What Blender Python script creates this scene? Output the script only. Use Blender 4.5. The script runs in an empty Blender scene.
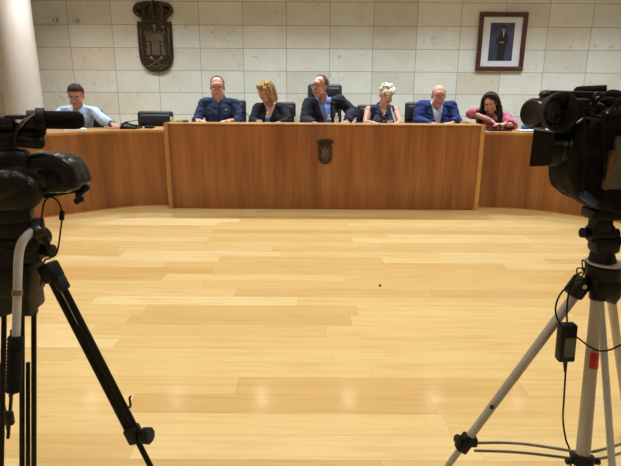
import bpy, bmesh, math, random
from math import sin, cos, pi, radians
from mathutils import Vector, Matrix, Euler, noise
from mathutils.bvhtree import BVHTree
random.seed(7)
SC = bpy.context.scene
COL = SC.collection
V = Vector

# ------------------------------------------------------------------ camera
F_PX, PITCH, ROLL, EYE = 520.0, radians(15.4), radians(0.35), 1.25
cam_d = bpy.data.cameras.new('camera'); cam = bpy.data.objects.new('camera', cam_d); COL.objects.link(cam)
cam_d.sensor_fit = 'HORIZONTAL'; cam_d.sensor_width = 36; cam_d.lens = 36*F_PX/621
cam_d.clip_start = 0.02
cam.matrix_world = (Matrix.Translation((0, 0, EYE)) @ Matrix.Rotation(pi/2-PITCH, 4, 'X') @ Matrix.Rotation(ROLL, 4, 'Z'))
SC.camera = cam

def at(x, y, Y):
    """world point seen at photo position (x, y) at distance Y into the room"""
    u, v = x-310.5, y-233
    u, v = u*cos(ROLL)+v*sin(ROLL), -u*sin(ROLL)+v*cos(ROLL)
    d = V((u, F_PX*cos(PITCH)-v*sin(PITCH), -F_PX*sin(PITCH)-v*cos(PITCH)))
    p = d*(Y/d.y); p.z += EYE
    return p

# ------------------------------------------------------------------ materials
def lin(c):
    return tuple((x/255/12.92 if x/255 <= .04045 else ((x/255+.055)/1.055)**2.4) for x in c)+(1,)

def new_mat(name):
    m = bpy.data.materials.new(name); m.use_nodes = True
    nt = m.node_tree
    return m, nt, nt.nodes['Principled BSDF']

def nd(nt, t, **kw):
    n = nt.nodes.new(t)
    for k, v in kw.items():
        if k.startswith('i_'):
            key = k[2:]
            key = int(key) if key.isdigit() else key.replace('_', ' ')
            n.inputs[key].default_value = v
        else:
            setattr(n, k, v)
    return n

def mth(nt, op, a, b=None):
    n = nt.nodes.new('ShaderNodeMath'); n.operation = op
    for i, s in enumerate((a, b)):
        if s is None: continue
        if isinstance(s, (int, float)): n.inputs[i].default_value = s
        else: nt.links.new(s, n.inputs[i])
    return n.outputs[0]

def ramp(nt, fac, stops):
    n = nt.nodes.new('ShaderNodeValToRGB')
    e = n.color_ramp.elements
    while len(e) < len(stops): e.new(0.5)
    for k, (p, c) in enumerate(stops): e[k].position = p; e[k].color = lin(c)
    nt.links.new(fac, n.inputs[0]); return n.outputs[0]

def mixc(nt, fac, a, b, mode='MIX'):
    n = nt.nodes.new('ShaderNodeMix'); n.data_type = 'RGBA'; n.blend_type = mode
    for i, s in ((0, fac), (6, a), (7, b)):
        if isinstance(s, (int, float)): n.inputs[i].default_value = s
        elif isinstance(s, tuple): n.inputs[i].default_value = s
        else: nt.links.new(s, n.inputs[i])
    return n.outputs[2]

def bump(nt, b, h, s, d=.01):
    n = nd(nt, 'ShaderNodeBump', i_Strength=s, i_Distance=d)
    nt.links.new(h, n.inputs['Height']); nt.links.new(n.outputs[0], b.inputs['Normal'])

def plain(name, c, rough=.5, metal=0., var=.12, scale=30., bmp=.15, spec=None, stretch=(1, 1, 1), coat=0.):
    m, nt, b = new_mat(name)
    tc = nd(nt, 'ShaderNodeTexCoord'); mp = nd(nt, 'ShaderNodeMapping'); mp.inputs['Scale'].default_value = stretch
    nt.links.new(tc.outputs['Object'], mp.inputs[0])
    nz = nd(nt, 'ShaderNodeTexNoise', i_Scale=scale, i_Detail=4.0); nt.links.new(mp.outputs[0], nz.inputs['Vector'])
    c1 = tuple(max(0, min(255, x*(1-var))) for x in c); c2 = tuple(max(0, min(255, x*(1+var))) for x in c)
    nt.links.new(ramp(nt, nz.outputs[0], [(.3, c1), (.7, c2)]), b.inputs['Base Color'])
    b.inputs['Roughness'].default_value = rough; b.inputs['Metallic'].default_value = metal
    if spec is not None: b.inputs['Specular IOR Level'].default_value = spec
    b.inputs['Coat Weight'].default_value = coat
    if bmp: bump(nt, b, nz.outputs[0], bmp, .003)
    return m

def cells(nt, u, v, w, h, u0, v0, shift):
    """running cells: returns (fu, fv, random per cell)"""
    su = mth(nt, 'DIVIDE', mth(nt, 'SUBTRACT', u, u0), w)
    sv = mth(nt, 'DIVIDE', mth(nt, 'SUBTRACT', v, v0), h)
    row = mth(nt, 'FLOOR', sv)
    if shift:
        wn = nd(nt, 'ShaderNodeTexWhiteNoise', noise_dimensions='1D'); nt.links.new(row, wn.inputs['W'])
        su = mth(nt, 'ADD', su, mth(nt, 'MULTIPLY', wn.outputs[0], 7.3))
    cu = mth(nt, 'FLOOR', su)
    cb = nd(nt, 'ShaderNodeCombineXYZ'); nt.links.new(cu, cb.inputs[0]); nt.links.new(row, cb.inputs[1])
    w2 = nd(nt, 'ShaderNodeTexWhiteNoise', noise_dimensions='3D'); nt.links.new(cb.outputs[0], w2.inputs['Vector'])
    return mth(nt, 'FRACT', su), mth(nt, 'FRACT', sv), w2.outputs[0], cb.outputs[0]

def edge(nt, fu, fv, w, h, g):
    """1 near the joint, 0 inside"""
    def side(f, s):
        d = mth(nt, 'MINIMUM', f, mth(nt, 'SUBTRACT', 1.0, f))
        return mth(nt, 'LESS_THAN', mth(nt, 'MULTIPLY', d, s), g)
    return mth(nt, 'MAXIMUM', side(fu, w), side(fv, h))

def floor_mat():
    m, nt, b = new_mat('maple_planks')
    tc = nd(nt, 'ShaderNodeTexCoord'); sp = nd(nt, 'ShaderNodeSeparateXYZ'); nt.links.new(tc.outputs['Object'], sp.inputs[0])
    fu, fv, rnd, cid = cells(nt, sp.outputs[0], sp.outputs[1], 1.25, .135, .3, .06, True)
    base = ramp(nt, rnd, [(0, (214, 176, 114)), (.15, (222, 188, 126)), (.55, (228, 197, 136)), (.85, (232, 204, 146)), (1, (236, 212, 160))])
    ad = nd(nt, 'ShaderNodeVectorMath', operation='MULTIPLY_ADD'); nt.links.new(cid, ad.inputs[0]); ad.inputs[1].default_value = (3.7, 5.1, 2.3)
    mp = nd(nt, 'ShaderNodeVectorMath', operation='MULTIPLY'); nt.links.new(tc.outputs['Object'], mp.inputs[0]); mp.inputs[1].default_value = (1.2, 22, 1)
    nt.links.new(mp.outputs[0], ad.inputs[2])
    nz = nd(nt, 'ShaderNodeTexNoise', i_Scale=1.6, i_Detail=6.0, i_Distortion=.6); nt.links.new(ad.outputs[0], nz.inputs['Vector'])
    grain = ramp(nt, nz.outputs[0], [(.3, (236, 228, 212)), (.55, (255, 255, 255))])
    c = mixc(nt, .62, base, grain, 'MULTIPLY')
    mp2 = nd(nt, 'ShaderNodeVectorMath', operation='MULTIPLY_ADD'); nt.links.new(tc.outputs['Object'], mp2.inputs[0]); mp2.inputs[1].default_value = (2.2, 9, 1)
    nt.links.new(cid, mp2.inputs[2])
    n2 = nd(nt, 'ShaderNodeTexNoise', i_Scale=1.1, i_Detail=3.0); nt.links.new(mp2.outputs[0], n2.inputs['Vector'])
    c = mixc(nt, mth(nt, 'MULTIPLY', ramp(nt, n2.outputs[0], [(.56, (0, 0, 0)), (.75, (255, 255, 255))]), .35), c, lin((206, 164, 104)))
    e = edge(nt, fu, fv, 1.25, .135, .0012)
    c = mixc(nt, mth(nt, 'MULTIPLY', e, .4), c, lin((176, 136, 84)))
    nt.links.new(c, b.inputs['Base Color'])
    b.inputs['Roughness'].default_value = .3; b.inputs['Coat Weight'].default_value = .4; b.inputs['Coat Roughness'].default_value = .12
    bump(nt, b, nz.outputs[0], .04, .002)
    return m

def tile_mat():
    m, nt, b = new_mat('limestone_tiles')
    tc = nd(nt, 'ShaderNodeTexCoord'); sp = nd(nt, 'ShaderNodeSeparateXYZ'); nt.links.new(tc.outputs['Object'], sp.inputs[0])
    hor = mth(nt, 'ADD', sp.outputs[0], sp.outputs[1])
    fu, fv, rnd, cid = cells(nt, hor, sp.outputs[2], .604, .3025, -1.56+7.7, 2.408, False)
    base = ramp(nt, rnd, [(0, (208, 208, 200)), (.3, (216, 218, 213)), (.75, (224, 226, 222)), (1, (212, 207, 194))])
    ad = nd(nt, 'ShaderNodeVectorMath', operation='ADD'); nt.links.new(tc.outputs['Object'], ad.inputs[0]); nt.links.new(cid, ad.inputs[1])
    nz = nd(nt, 'ShaderNodeTexNoise', i_Scale=3.2, i_Detail=6.0, i_Roughness=.62); nt.links.new(ad.outputs[0], nz.inputs['Vector'])
    c = mixc(nt, .45, base, ramp(nt, nz.outputs[0], [(.3, (228, 224, 216)), (.65, (255, 255, 252))]), 'MULTIPLY')
    n3 = nd(nt, 'ShaderNodeTexNoise', i_Scale=11.0, i_Detail=5.0, i_Distortion=1.5); nt.links.new(ad.outputs[0], n3.inputs['Vector'])
    c = mixc(nt, mth(nt, 'MULTIPLY', ramp(nt, n3.outputs[0], [(.63, (0, 0, 0)), (.72, (255, 255, 255))]), .45), c, lin((140, 134, 118)))
    e = edge(nt, fu, fv, .604, .3025, .0035)
    c = mixc(nt, mth(nt, 'MULTIPLY', e, .75), c, lin((92, 84, 68)))
    nt.links.new(c, b.inputs['Base Color'])
    b.inputs['Roughness'].default_value = .55
    bump(nt, b, mth(nt, 'SUBTRACT', mth(nt, 'MULTIPLY', nz.outputs[0], .3), e), .3, .003)
    return m

def veneer_mat(name, dark, mid, light):
    m, nt, b = new_mat(name)
    tc = nd(nt, 'ShaderNodeTexCoord'); sp = nd(nt, 'ShaderNodeSeparateXYZ'); nt.links.new(tc.outputs['Object'], sp.inputs[0])
    def nz(sx, sz, sc, det, dist=0):
        v = nd(nt, 'ShaderNodeVectorMath', operation='MULTIPLY'); nt.links.new(tc.outputs['Object'], v.inputs[0]); v.inputs[1].default_value = (sx, sx*.9, sz)
        n = nd(nt, 'ShaderNodeTexNoise', i_Scale=sc, i_Detail=det, i_Distortion=dist); nt.links.new(v.outputs[0], n.inputs['Vector']); return n.outputs[0]
    a = nz(1, .12, 6.5, 2.0)
    c = ramp(nt, a, [(.3, dark), (.5, mid), (.72, light)])
    g = nz(1, .03, 60, 3.0, .4)
    c = mixc(nt, .5, c, ramp(nt, g, [(.3, (196, 180, 165)), (.65, (255, 255, 255))]), 'MULTIPLY')
    nt.links.new(c, b.inputs['Base Color'])
    b.inputs['Roughness'].default_value = .38; b.inputs['Coat Weight'].default_value = .15; b.inputs['Coat Roughness'].default_value = .25
    return m

M = {}
M['floor'] = floor_mat(); M['tile'] = tile_mat()
M['veneer'] = veneer_mat('cherry_veneer', (126, 74, 36), (150, 93, 47), (168, 110, 60))
M['veneer_edge'] = veneer_mat('light_veneer_edge', (172, 122, 66), (192, 142, 82), (206, 158, 98))
M['white_paint'] = plain('white_wall_paint', (214, 210, 208), .7, var=.02, scale=3, bmp=.05)
M['ceiling'] = plain('ceiling_paint', (210, 207, 200), .8, var=.02, scale=3, bmp=.05)
M['bronze'] = plain('dark_bronze', (64, 54, 46), .42, .75, var=.35, scale=40, bmp=.5)
M['bronze_relief'] = plain('worn_bronze_relief', (108, 98, 80), .42, .7, var=.3, scale=50, bmp=.4)
M['mahogany'] = plain('mahogany_frame', (72, 32, 24), .35, var=.25, scale=20, stretch=(1, 1, 6), coat=.3)
M['mat_board'] = plain('white_mat_board', (222, 226, 232), .8, var=.02)
M['black_plastic'] = plain('black_plastic', (11, 10, 12), .5, var=.2, scale=60, bmp=.15, spec=.3)
M['black_gloss'] = plain('glossy_black_plastic', (9, 9, 12), .3, var=.2, scale=20, bmp=0, spec=.4)
M['rubber'] = plain('black_rubber', (10, 10, 11), .75, spec=.25, var=.2, scale=80, bmp=.4)
M['foam'] = plain('black_foam', (12, 12, 12), .95, var=.3, scale=260, bmp=.8, spec=.2)
M['black_metal'] = plain('black_anodised_metal', (13, 10, 10), .42, .1, spec=.3, var=.15, scale=30, bmp=.1)
M['silver'] = plain('satin_aluminium', (176, 168, 162), .4, .25, var=.05, scale=15, bmp=.05, stretch=(1, 1, .2))
M['silver_blue'] = plain('bright_aluminium', (186, 190, 202), .35, .25, var=.04, scale=15, bmp=.05)
M['brass'] = plain('brass_collar', (150, 118, 60), .35, .8, var=.1)
M['red'] = plain('red_sticker', (190, 34, 36), .4, var=.08)
M['cover'] = plain('black_nylon_cover', (13, 12, 15), .8, spec=.2, var=.25, scale=120, bmp=.5)
M['navy'] = plain('navy_nylon', (40, 54, 110), .65, var=.25, scale=90, bmp=.4)
M['tan_pad'] = plain('tan_leather_pad', (104, 78, 60), .6, var=.15, scale=40)
M['grey_panel'] = plain('grey_side_panel', (88, 84, 84), .5, var=.12, scale=30)
M['smoke'] = plain('brown_smoked_plastic', (28, 22, 18), .4, var=.3, scale=25)
M['leather'] = plain('black_leather', (22, 23, 27), .5, var=.2, scale=60, bmp=.5)
M['chrome'] = plain('chrome', (190, 190, 195), .18, .95, var=.03, bmp=0)
M['paper'] = plain('white_paper', (232, 232, 228), .8, var=.02, bmp=0)
M['white_plastic'] = plain('white_plastic', (226, 226, 224), .4, var=.03, bmp=0)
M['label_blue'] = plain('blue_bottle_label', (60, 110, 190), .4, var=.1, bmp=0)
M['beige_item'] = plain('beige_card', (200, 180, 140), .7, var=.08, bmp=0)
M['screen'] = plain('dark_screen', (16, 18, 24), .1, var=.1, bmp=0)
def glass_mat(name, c, r=.02):
    m, nt, b = new_mat(name)
    n = nd(nt, 'ShaderNodeTexNoise', i_Scale=5.0); tcc = nd(nt, 'ShaderNodeTexCoord'); nt.links.new(tcc.outputs['Object'], n.inputs['Vector'])
    nt.links.new(ramp(nt, n.outputs[0], [(0, c), (1, tuple(min(255, x+6) for x in c))]), b.inputs['Base Color'])
    b.inputs['Transmission Weight'].default_value = .9; b.inputs['Roughness'].default_value = r; b.inputs['IOR'].default_value = 1.2
    return m
M['glass'] = glass_mat('clear_glass', (236, 242, 246))
def lens_mat():
    m, nt, b = new_mat('spectacle_lens'); b.inputs['Base Color'].default_value = (.9, .93, .95, 1); b.inputs['Alpha'].default_value = .1; b.inputs['Roughness'].default_value = .1
    return m
M['spectacle'] = lens_mat()
def clear_plastic():
    m, nt, b = new_mat('clear_bottle_plastic'); b.inputs['Base Color'].default_value = (.86, .9, .93, 1); b.inputs['Alpha'].default_value = .45; b.inputs['Roughness'].default_value = .15
    return m
M['bottle'] = clear_plastic()
M['lens'] = plain('coated_lens_glass', (10, 8, 20), .1, var=.4, scale=4, bmp=0, coat=.4)

# ------------------------------------------------------------------ object helpers
def thing(name, label, cat, loc=(0, 0, 0), rz=0., group=None):
    o = bpy.data.objects.new(name, None); COL.objects.link(o)
    o.empty_display_size = .1
    o.location = loc; o.rotation_euler = (0, 0, rz)
    o['label'] = label; o['category'] = cat
    if group: o['group'] = group
    return o

def tag(o, label, cat, group=None):
    o['label'] = label; o['category'] = cat
    if group: o['group'] = group
    return o

def root_inv(o):
    while o.parent: o = o.parent
    return (Matrix.Translation(o.location) @ o.rotation_euler.to_matrix().to_4x4()).inverted()

def link_mesh(name, me, mats, parent=None, world=False, sharp=35, smooth=True):
    if world and parent: me.transform(root_inv(parent))
    o = bpy.data.objects.new(name, me); COL.objects.link(o)
    if not isinstance(mats, (list, tuple)): mats = [mats]
    for mm in mats: me.materials.append(mm)
    if smooth:
        for p in me.polygons: p.use_smooth = True
        me.set_sharp_from_angle(angle=radians(sharp))
    if parent: o.parent = parent
    return o

def frame_z(d):
    d = V(d).normalized()
    return d.to_track_quat('Z', 'Y').to_matrix().to_4x4()

class MB:
    def __init__(s): s.bm = bmesh.new(); s.X = Matrix.Identity(4); s.mi = 0
    def _new(s, b):
        me = bpy.data.meshes.new('t'); b.to_mesh(me); b.free()
        me.transform(s.X)
        n0 = len(s.bm.faces)
        s.bm.from_mesh(me); bpy.data.meshes.remove(me)
        s.bm.faces.ensure_lookup_table()
        for f in s.bm.faces[n0:]: f.material_index = s.mi
        return s
    def box(s, c, d, rot=None, bev=0., seg=2):
        b = bmesh.new(); bmesh.ops.create_cube(b, size=1)
        bmesh.ops.scale(b, vec=V(d), verts=b.verts)
        if bev: bmesh.ops.bevel(b, geom=b.edges[:], offset=min(bev, min(d)*.49), segments=seg, affect='EDGES', profile=.5)
        R = rot.to_4x4() if rot is not None else Matrix.Identity(4)
        bmesh.ops.transform(b, matrix=Matrix.Translation(V(c)) @ R, verts=b.verts)
        return s._new(b)
    def bar(s, p0, p1, w, d, bev=.002, up=(0, 0, 1)):
        """rectangular bar from p0 to p1"""
        p0, p1 = V(p0), V(p1); z = (p1-p0).normalized(); x = V(up).cross(z)
        if x.length < 1e-3: x = V((1, 0, 0))
        x.normalize(); y = z.cross(x)
        R = Matrix((x, y, z)).transposed()
        return s.box((p0+p1)/2, (w, d, (p1-p0).length), R, bev)
    def cyl(s, p0, p1, r0, r1=None, seg=20, bev=0.):
        r1 = r0 if r1 is None else r1
        p0, p1 = V(p0), V(p1); L = (p1-p0).length
        pr = [(0, 0), (r0, 0), (r1, L), (0, L)]
        if bev: pr = [(0, 0), (r0-bev, 0), (r0, bev), (r1, L-bev), (r1-bev, L), (0, L)]
        return s.lathe(pr, Matrix.Translation(p0) @ frame_z(p1-p0), seg)
    def lathe(s, prof, X=None, seg=24):
        b = bmesh.new(); rings = []
        for r, z in prof:
            if r < 1e-6: rings.append([b.verts.new((0, 0, z))])
            else: rings.append([b.verts.new((r*cos(2*pi*k/seg), r*sin(2*pi*k/seg), z)) for k in range(seg)])
        for A, B in zip(rings, rings[1:]):
            for k in range(seg):
                q = [A[k % len(A)], A[(k+1) % len(A)], B[(k+1) % len(B)], B[k % len(B)]]
                u = []
                for v in q:
                    if v not in u: u.append(v)
                if len(u) > 2:
                    try: b.faces.new(u)
                    except ValueError: pass
        bmesh.ops.recalc_face_normals(b, faces=b.faces)
        if X is not None: bmesh.ops.transform(b, matrix=X, verts=b.verts)
        return s._new(b)
    def tube(s, pts, r, seg=8, smooth=0, closed=False):
        pts = [V(p) for p in pts]
        rs = r if isinstance(r, (list, tuple)) else [r]*len(pts)
        rs = list(rs)
        if smooth:
            out, ro = [], []
            n = len(pts)
            for i in range(n-1):
                p0, p1, p2, p3 = pts[max(i-1, 0)], pts[i], pts[i+1], pts[min(i+2, n-1)]
                for k in range(smooth):
                    t = k/smooth
                    out.append(.5*((2*p1)+(p2-p0)*t+(2*p0-5*p1+4*p2-p3)*t*t+(3*p1-p0-3*p2+p3)*t**3)); ro.append(rs[i]*(1-t)+rs[i+1]*t)
            out.append(pts[-1]); ro.append(rs[-1]); pts, rs = out, ro
        b = bmesh.new(); rings = []
        ref = V((0, 0, 1)); n = len(pts)
        for i, p in enumerate(pts):
            d = (pts[min(i+1, n-1)]-pts[max(i-1, 0)]).normalized()
            x = ref.cross(d)
            if x.length < .05: x = V((1, 0, 0)).cross(d)
            x.normalize(); y = d.cross(x); ref = y if abs(d.dot(V((0, 0, 1)))) > .9 else ref
            rings.append([b.verts.new(p+(x*cos(2*pi*k/seg)+y*sin(2*pi*k/seg))*rs[i]) for k in range(seg)])
        for A, B in zip(rings, rings[1:]):
            # align rings to avoid twists
            best = min(range(seg), key=lambda o: (A[0].co-B[o].co).length)
            B[:] = B[best:]+B[:best]
            for k in range(seg): b.faces.new((A[k], A[(k+1) % seg], B[(k+1) % seg], B[k]))
        b.faces.new(rings[0][::-1]); b.faces.new(rings[-1])
        bmesh.ops.recalc_face_normals(b, faces=b.faces)
        return s._new(b)
    def ell(s, c, r, R=None, u=16, v=10):
        b = bmesh.new(); bmesh.ops.create_uvsphere(b, u_segments=u, v_segments=v, radius=1)
        bmesh.ops.scale(b, vec=V(r) if not isinstance(r, (int, float)) else V((r, r, r)), verts=b.verts)
        X = Matrix.Translation(V(c)) @ (R.to_4x4() if R is not None else Matrix.Identity(4))
        bmesh.ops.transform(b, matrix=X, verts=b.verts)
        return s._new(b)
    def cap(s, p0, p1, r0, r1=None):
        """tapered capsule"""
        r1 = r0 if r1 is None else r1
        p0, p1 = V(p0), V(p1); L = (p1-p0).length
        pr = [(r0*cos(a), r0*sin(a)) for a in (-pi/2, -pi/3, -pi/6, 0)]+[(r1*cos(a), L+r1*sin(a)) for a in (0, pi/6, pi/3, pi/2)]
        pr[0] = (0, -r0); pr[-1] = (0, L+r1)
        return s.lathe(pr, Matrix.Translation(p0) @ frame_z(p1-p0), 14)
    def prism(s, pts, z0, z1, X=None, bev=0.):
        """polygon in local xy extruded from z0 to z1"""
        b = bmesh.new()
        lo = [b.verts.new((x, y, z0)) for x, y in pts]; f = b.faces.new(lo)
        r = bmesh.ops.extrude_face_region(b, geom=[f])
        bmesh.ops.translate(b, vec=(0, 0, z1-z0), verts=[e for e in r['geom'] if isinstance(e, bmesh.types.BMVert)])
        bmesh.ops.recalc_face_normals(b, faces=b.faces)
        if bev: bmesh.ops.bevel(b, geom=b.edges[:], offset=bev, segments=1, affect='EDGES')
        if X is not None: bmesh.ops.transform(b, matrix=X, verts=b.verts)
        return s._new(b)
    def strip(s, pts, z0, z1, thick):
        """vertical curved panel following plan points; thickness goes to the left of travel"""
        a, c = offset(pts, 0), offset(pts, thick)
        return s.prism([tuple(p) for p in a]+[tuple(p) for p in c[::-1]], z0, z1)
    def mesh(s):
        me = bpy.data.meshes.new('m'); s.bm.to_mesh(me); s.bm.free(); return me
    def build(s, name, mats, parent=None, world=True, sharp=35):
        return link_mesh(name, s.mesh(), mats, parent, world, sharp)

def offset(pts, d):
    out = []; n = len(pts)
    for i, p in enumerate(pts):
        a, b = V(pts[max(i-1, 0)]), V(pts[min(i+1, n-1)])
        t = (b-a).normalized(); out.append(V(p)+V((-t.y, t.x))*d)
    return out

def spline2(pts, k=6):
    out = []; n = len(pts); P = [V(p) for p in pts]
    for i in range(n-1):
        p0, p1, p2, p3 = P[max(i-1, 0)], P[i], P[i+1], P[min(i+2, n-1)]
        for j in range(k):
            t = j/k
            out.append(.5*((2*p1)+(p2-p0)*t+(2*p0-5*p1+4*p2-p3)*t*t+(3*p1-p0-3*p2+p3)*t**3))
    return out+[P[-1]]

def structure(name, mb, mat):
    o = mb.build(name, mat, sharp=30); o['kind'] = 'structure'; return o

# ------------------------------------------------------------------ the room
XL, XR, YB, YW, ZC = -4.6, 4.9, -2.6, 7.7, 3.0
structure('floor', MB().box((.15, 2.55, -.05), (9.9, 10.7, .1)), M['floor'])
structure('ceiling', MB().box((.15, 2.55, ZC+.05), (9.9, 10.7, .1)), M['ceiling'])
structure('wall_back', MB().box((.15, YW+.06, ZC/2), (9.74, .12, ZC)), M['tile'])
structure('wall_left', MB().box((XL-.06, 2.55, ZC/2), (.12, 10.5, ZC)), M['white_paint'])
structure('wall_front', MB().box((.15, YB-.06, ZC/2), (9.74, .12, ZC)), M['white_paint'])
# right wall; unseen tall window near the dais, added to let in cool light
w = MB()
w.box((XR+.06, (YB+4.6)/2, ZC/2), (.12, 4.6-YB, ZC)).box((XR+.06, 7.3, ZC/2), (.12, .8, ZC))
w.box((XR+.06, 5.75, .25), (.12, 2.3, .5)).box((XR+.06, 5.75, 2.75), (.12, 2.3, .5))
structure('wall_right', w, M['white_paint'])
w = MB()
for y in (4.63, 5.75, 6.87): w.box((XR+.06, y, 1.5), (.07, .05, 2.0), bev=.004)
for z in (.53, 2.47): w.box((XR+.06, 5.75, z), (.07, 2.2, .05), bev=.004)
wf = structure('fill_window_1', w, M['white_plastic'])
w = MB()
for y in (5.19, 6.31): w.box((XR+.06, y, 1.5), (.008, 1.06, 1.88))
g = w.build('fill_window_pane', M['glass'], wf)
# round white column on the left, in front of the tiled wall
cx = at(18.5, 60, 6.95)
structure('column', MB().cyl((cx.x, 6.95, 0), (cx.x, 6.95, ZC), .222, seg=64), M['white_paint'])

# ------------------------------------------------------------------ heraldic shields
def shield_outline(w, h, n=8):
    top = [(-w/2, h), (w/2, h)]
    right = [(w/2, h*.38)]
    for k in range(1, n+1):
        a = k/n*pi/2; right.append((w/2*cos(a)**.8, h*.38*(1-sin(a))))
    left = [(-x, y) for x, y in right[:-1]][::-1]
    return top+right+left

def coat_of_arms(parent, X, w, h, depth):
    """shield and crown; local x right, y up, z out of the wall. h = shield height, crown above"""
    b = MB(); b.X = X
    b.prism(shield_outline(w, h), 0, depth*.6)
    b.prism([(x*1.0, y) for x, y in shield_outline(w, h)], 0, depth*.35)
    b.build('shield', M['bronze'], parent)
    r = MB(); r.X = X; o = shield_outline(w*.97, h*.985, 8)
    pts = [V((x, y+h*.008, depth*.6)) for x, y in o]; pts.append(pts[0])
    for a, c in zip(pts, pts[1:]): r.cap(a, c, w*.022)
    r.build('shield_rim', M['bronze'], parent)
    e = MB(); e.X = X; z0, z1 = depth*.55, depth*.85; u = w/10; yb = h*.2
    def bx(x0, y0, x1, y1, zz=z1): e.box(((x0+x1)/2, (y0+y1)/2, (z0+zz)/2), (abs(x1-x0), abs(y1-y0), zz-z0), bev=u*.12, seg=1)
    # castle with three towers and battlements
    bx(-2.6*u, h*.62, 2.6*u, h*.76); bx(-3.1*u, h*.76, 3.1*u, h*.79)
    for k in (-2.7, -1.35, 0, 1.35, 2.7): bx((k-.35)*u, h*.79, (k+.35)*u, h*.83)
    bx(-1.2*u, h*.34, 1.2*u, h*.62)
    bx(-2.8*u, h*.34, -1.6*u, h*.52); bx(1.6*u, h*.34, 2.8*u, h*.52)
    for k in (-1, 1):
        e.ell((k*2.1*u, h*.56, z1), (u*.6, u*.6, depth*.2)); e.ell((k*1.5*u, h*.28, z1), (u*.55, u*.55, depth*.2))
    e.ell((0, h*.9, z1), (u*.5, u*.9, depth*.2)); e.ell((2.6*u, h*.9, z1), (u*.55, u*.45, depth*.18))
    # diagonal cross and waves below
    e.bar((-2.2*u, h*.3, z1), (2.2*u, h*.12, z1), u*.35, depth*.15, .0005, up=(0, 0, 1))
    e.bar((2.2*u, h*.3, z1), (-2.2*u, h*.12, z1), u*.35, depth*.15, .0005, up=(0, 0, 1))
    for k in range(3):
        yy = h*(.13-.03*k)+.0; sp = 3.2-.75*k
        e.tube([(t/6*sp*u, yy+sin(t*1.6)*u*.18, z1) for t in range(-6, 7)], u*.14, 6)
    # vertical ornament at both sides
    for k in (-1, 1): e.tube([(k*4*u, h*.9, z0), (k*4.1*u, h*.6, z1), (k*3.9*u, h*.36, z0)], u*.16, 6, smooth=4)
    e.build('castle_relief', M['bronze_relief'], parent)
    c = MB(); c.X = X; cy = h*1.03
    c.box((0, cy+h*.035, depth*.5), (w*.74, h*.07, depth), bev=u*.2)
    for k in range(9): c.ell(((k-4)*w*.082, cy+h*.035, depth*1.02), u*.25, u=8, v=6)
    # arches bulging outward
    for k in (-1, -.55, 0, .55, 1):
        P = [(k*w*.36, cy+h*.07, depth*.6), (k*w*.52, cy+h*.18, depth*(.75+.5*(1-abs(k)))), (k*w*.44, cy+h*.29, depth*(.75+.5*(1-abs(k)))), (k*w*.1, cy+h*.35, depth*.7)]
        c.tube(P, [u*.55, u*.7, u*.7, u*.4], 8, smooth=5)
        c.ell((k*w*.5, cy+h*.2, depth*1.1), u*.45, u=8, v=6)
    c.ell((0, cy+h*.18, depth*.35), (w*.45, h*.15, depth*.5))
    c.build('crown', M['bronze'], parent)
    t = MB(); t.X = X
    t.ell((0, cy+h*.375, depth*.7), u*.5); t.box((0, cy+h*.44, depth*.7), (u*.28, h*.1, u*.28), bev=u*.05); t.box((0, cy+h*.45, depth*.7), (u*1.1, u*.28, u*.28), bev=u*.05)
    t.build('crown_cross', M['bronze_relief'], parent)

def wallX(c): return Matrix.Translation(c) @ Matrix.Rotation(pi/2, 4, 'X')     # local z -> -Y

t = thing('wall_coat_of_arms', 'large dark bronze coat of arms with crown on the tiled wall', 'coat of arms', (-2.17, 7.69, 1.47))
coat_of_arms(t, wallX((-2.17, 7.699, 1.475)), .47, .66, .06)

# framed portrait
px0, px1, pz0, pz1 = 2.305, 2.97, 1.52, 2.293
t = thing('framed_portrait', 'dark wood framed portrait of a standing person in a dark suit', 'picture', ((px0+px1)/2, 7.68, pz0))
b = MB(); fw = .062
for (x0, x1, z0, z1) in ((px0, px1, pz1-fw, pz1), (px0, px1, pz0, pz0+fw), (px0, px0+fw, pz0+fw-.002, pz1-fw+.002), (px1-fw, px1, pz0+fw-.002, pz1-fw+.002)):
    b.box(((x0+x1)/2, 7.675, (z0+z1)/2), (x1-x0, .045, z1-z0), bev=.008)
b.build('frame', M['mahogany'], t)
MB().box(((px0+px1)/2, 7.688, (pz0+pz1)/2), (px1-px0-.1, .012, pz1-pz0-.1)).build('mat_board', M['mat_board'], t)
ox, oz = (px0+px1)/2, (pz0+pz1)/2
def canvas_mat():
    m, nt, bb = new_mat('portrait_backdrop')
    tc = nd(nt, 'ShaderNodeTexCoord'); n = nd(nt, 'ShaderNodeTexNoise', i_Scale=5.0, i_Detail=3.0); nt.links.new(tc.outputs['Object'], n.inputs['Vector'])
    nt.links.new(ramp(nt, n.outputs[0], [(.35, (42, 46, 70)), (.7, (74, 80, 110))]), bb.inputs['Base Color']); bb.inputs['Roughness'].default_value = .35
    return m
pic = MB().box((ox, 7.681, oz), (.335, .004, .5)).build('painting', canvas_mat(), t)
def flat(pts, mat, name, dy):
    MB().prism([(ox+x, oz+z) for x, z in pts], 0, .0012, Matrix.Translation((0, 7.679-dy, 0)) @ Matrix.Rotation(pi/2, 4, 'X')).build(name, mat, pic)
suit = plain('painted_suit', (24, 24, 34), .4, var=.2, bmp=0); pskin = plain('painted_skin', (170, 122, 104), .5, var=.05, bmp=0)
flat([(-.05, -.25), (.06, -.25), (.062, -.05), (.085, -.02), (.095, .07), (.055, .125), (.0, .125), (-.03, .1), (-.075, .03), (-.06, -.03), (-.04, -.04)], suit, 'painted_figure', .0)
flat([(.018+.03*cos(a)*.8, .165+.04*sin(a)) for a in [k*pi/6 for k in range(12)]], pskin, 'painted_face', .0014)
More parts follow.
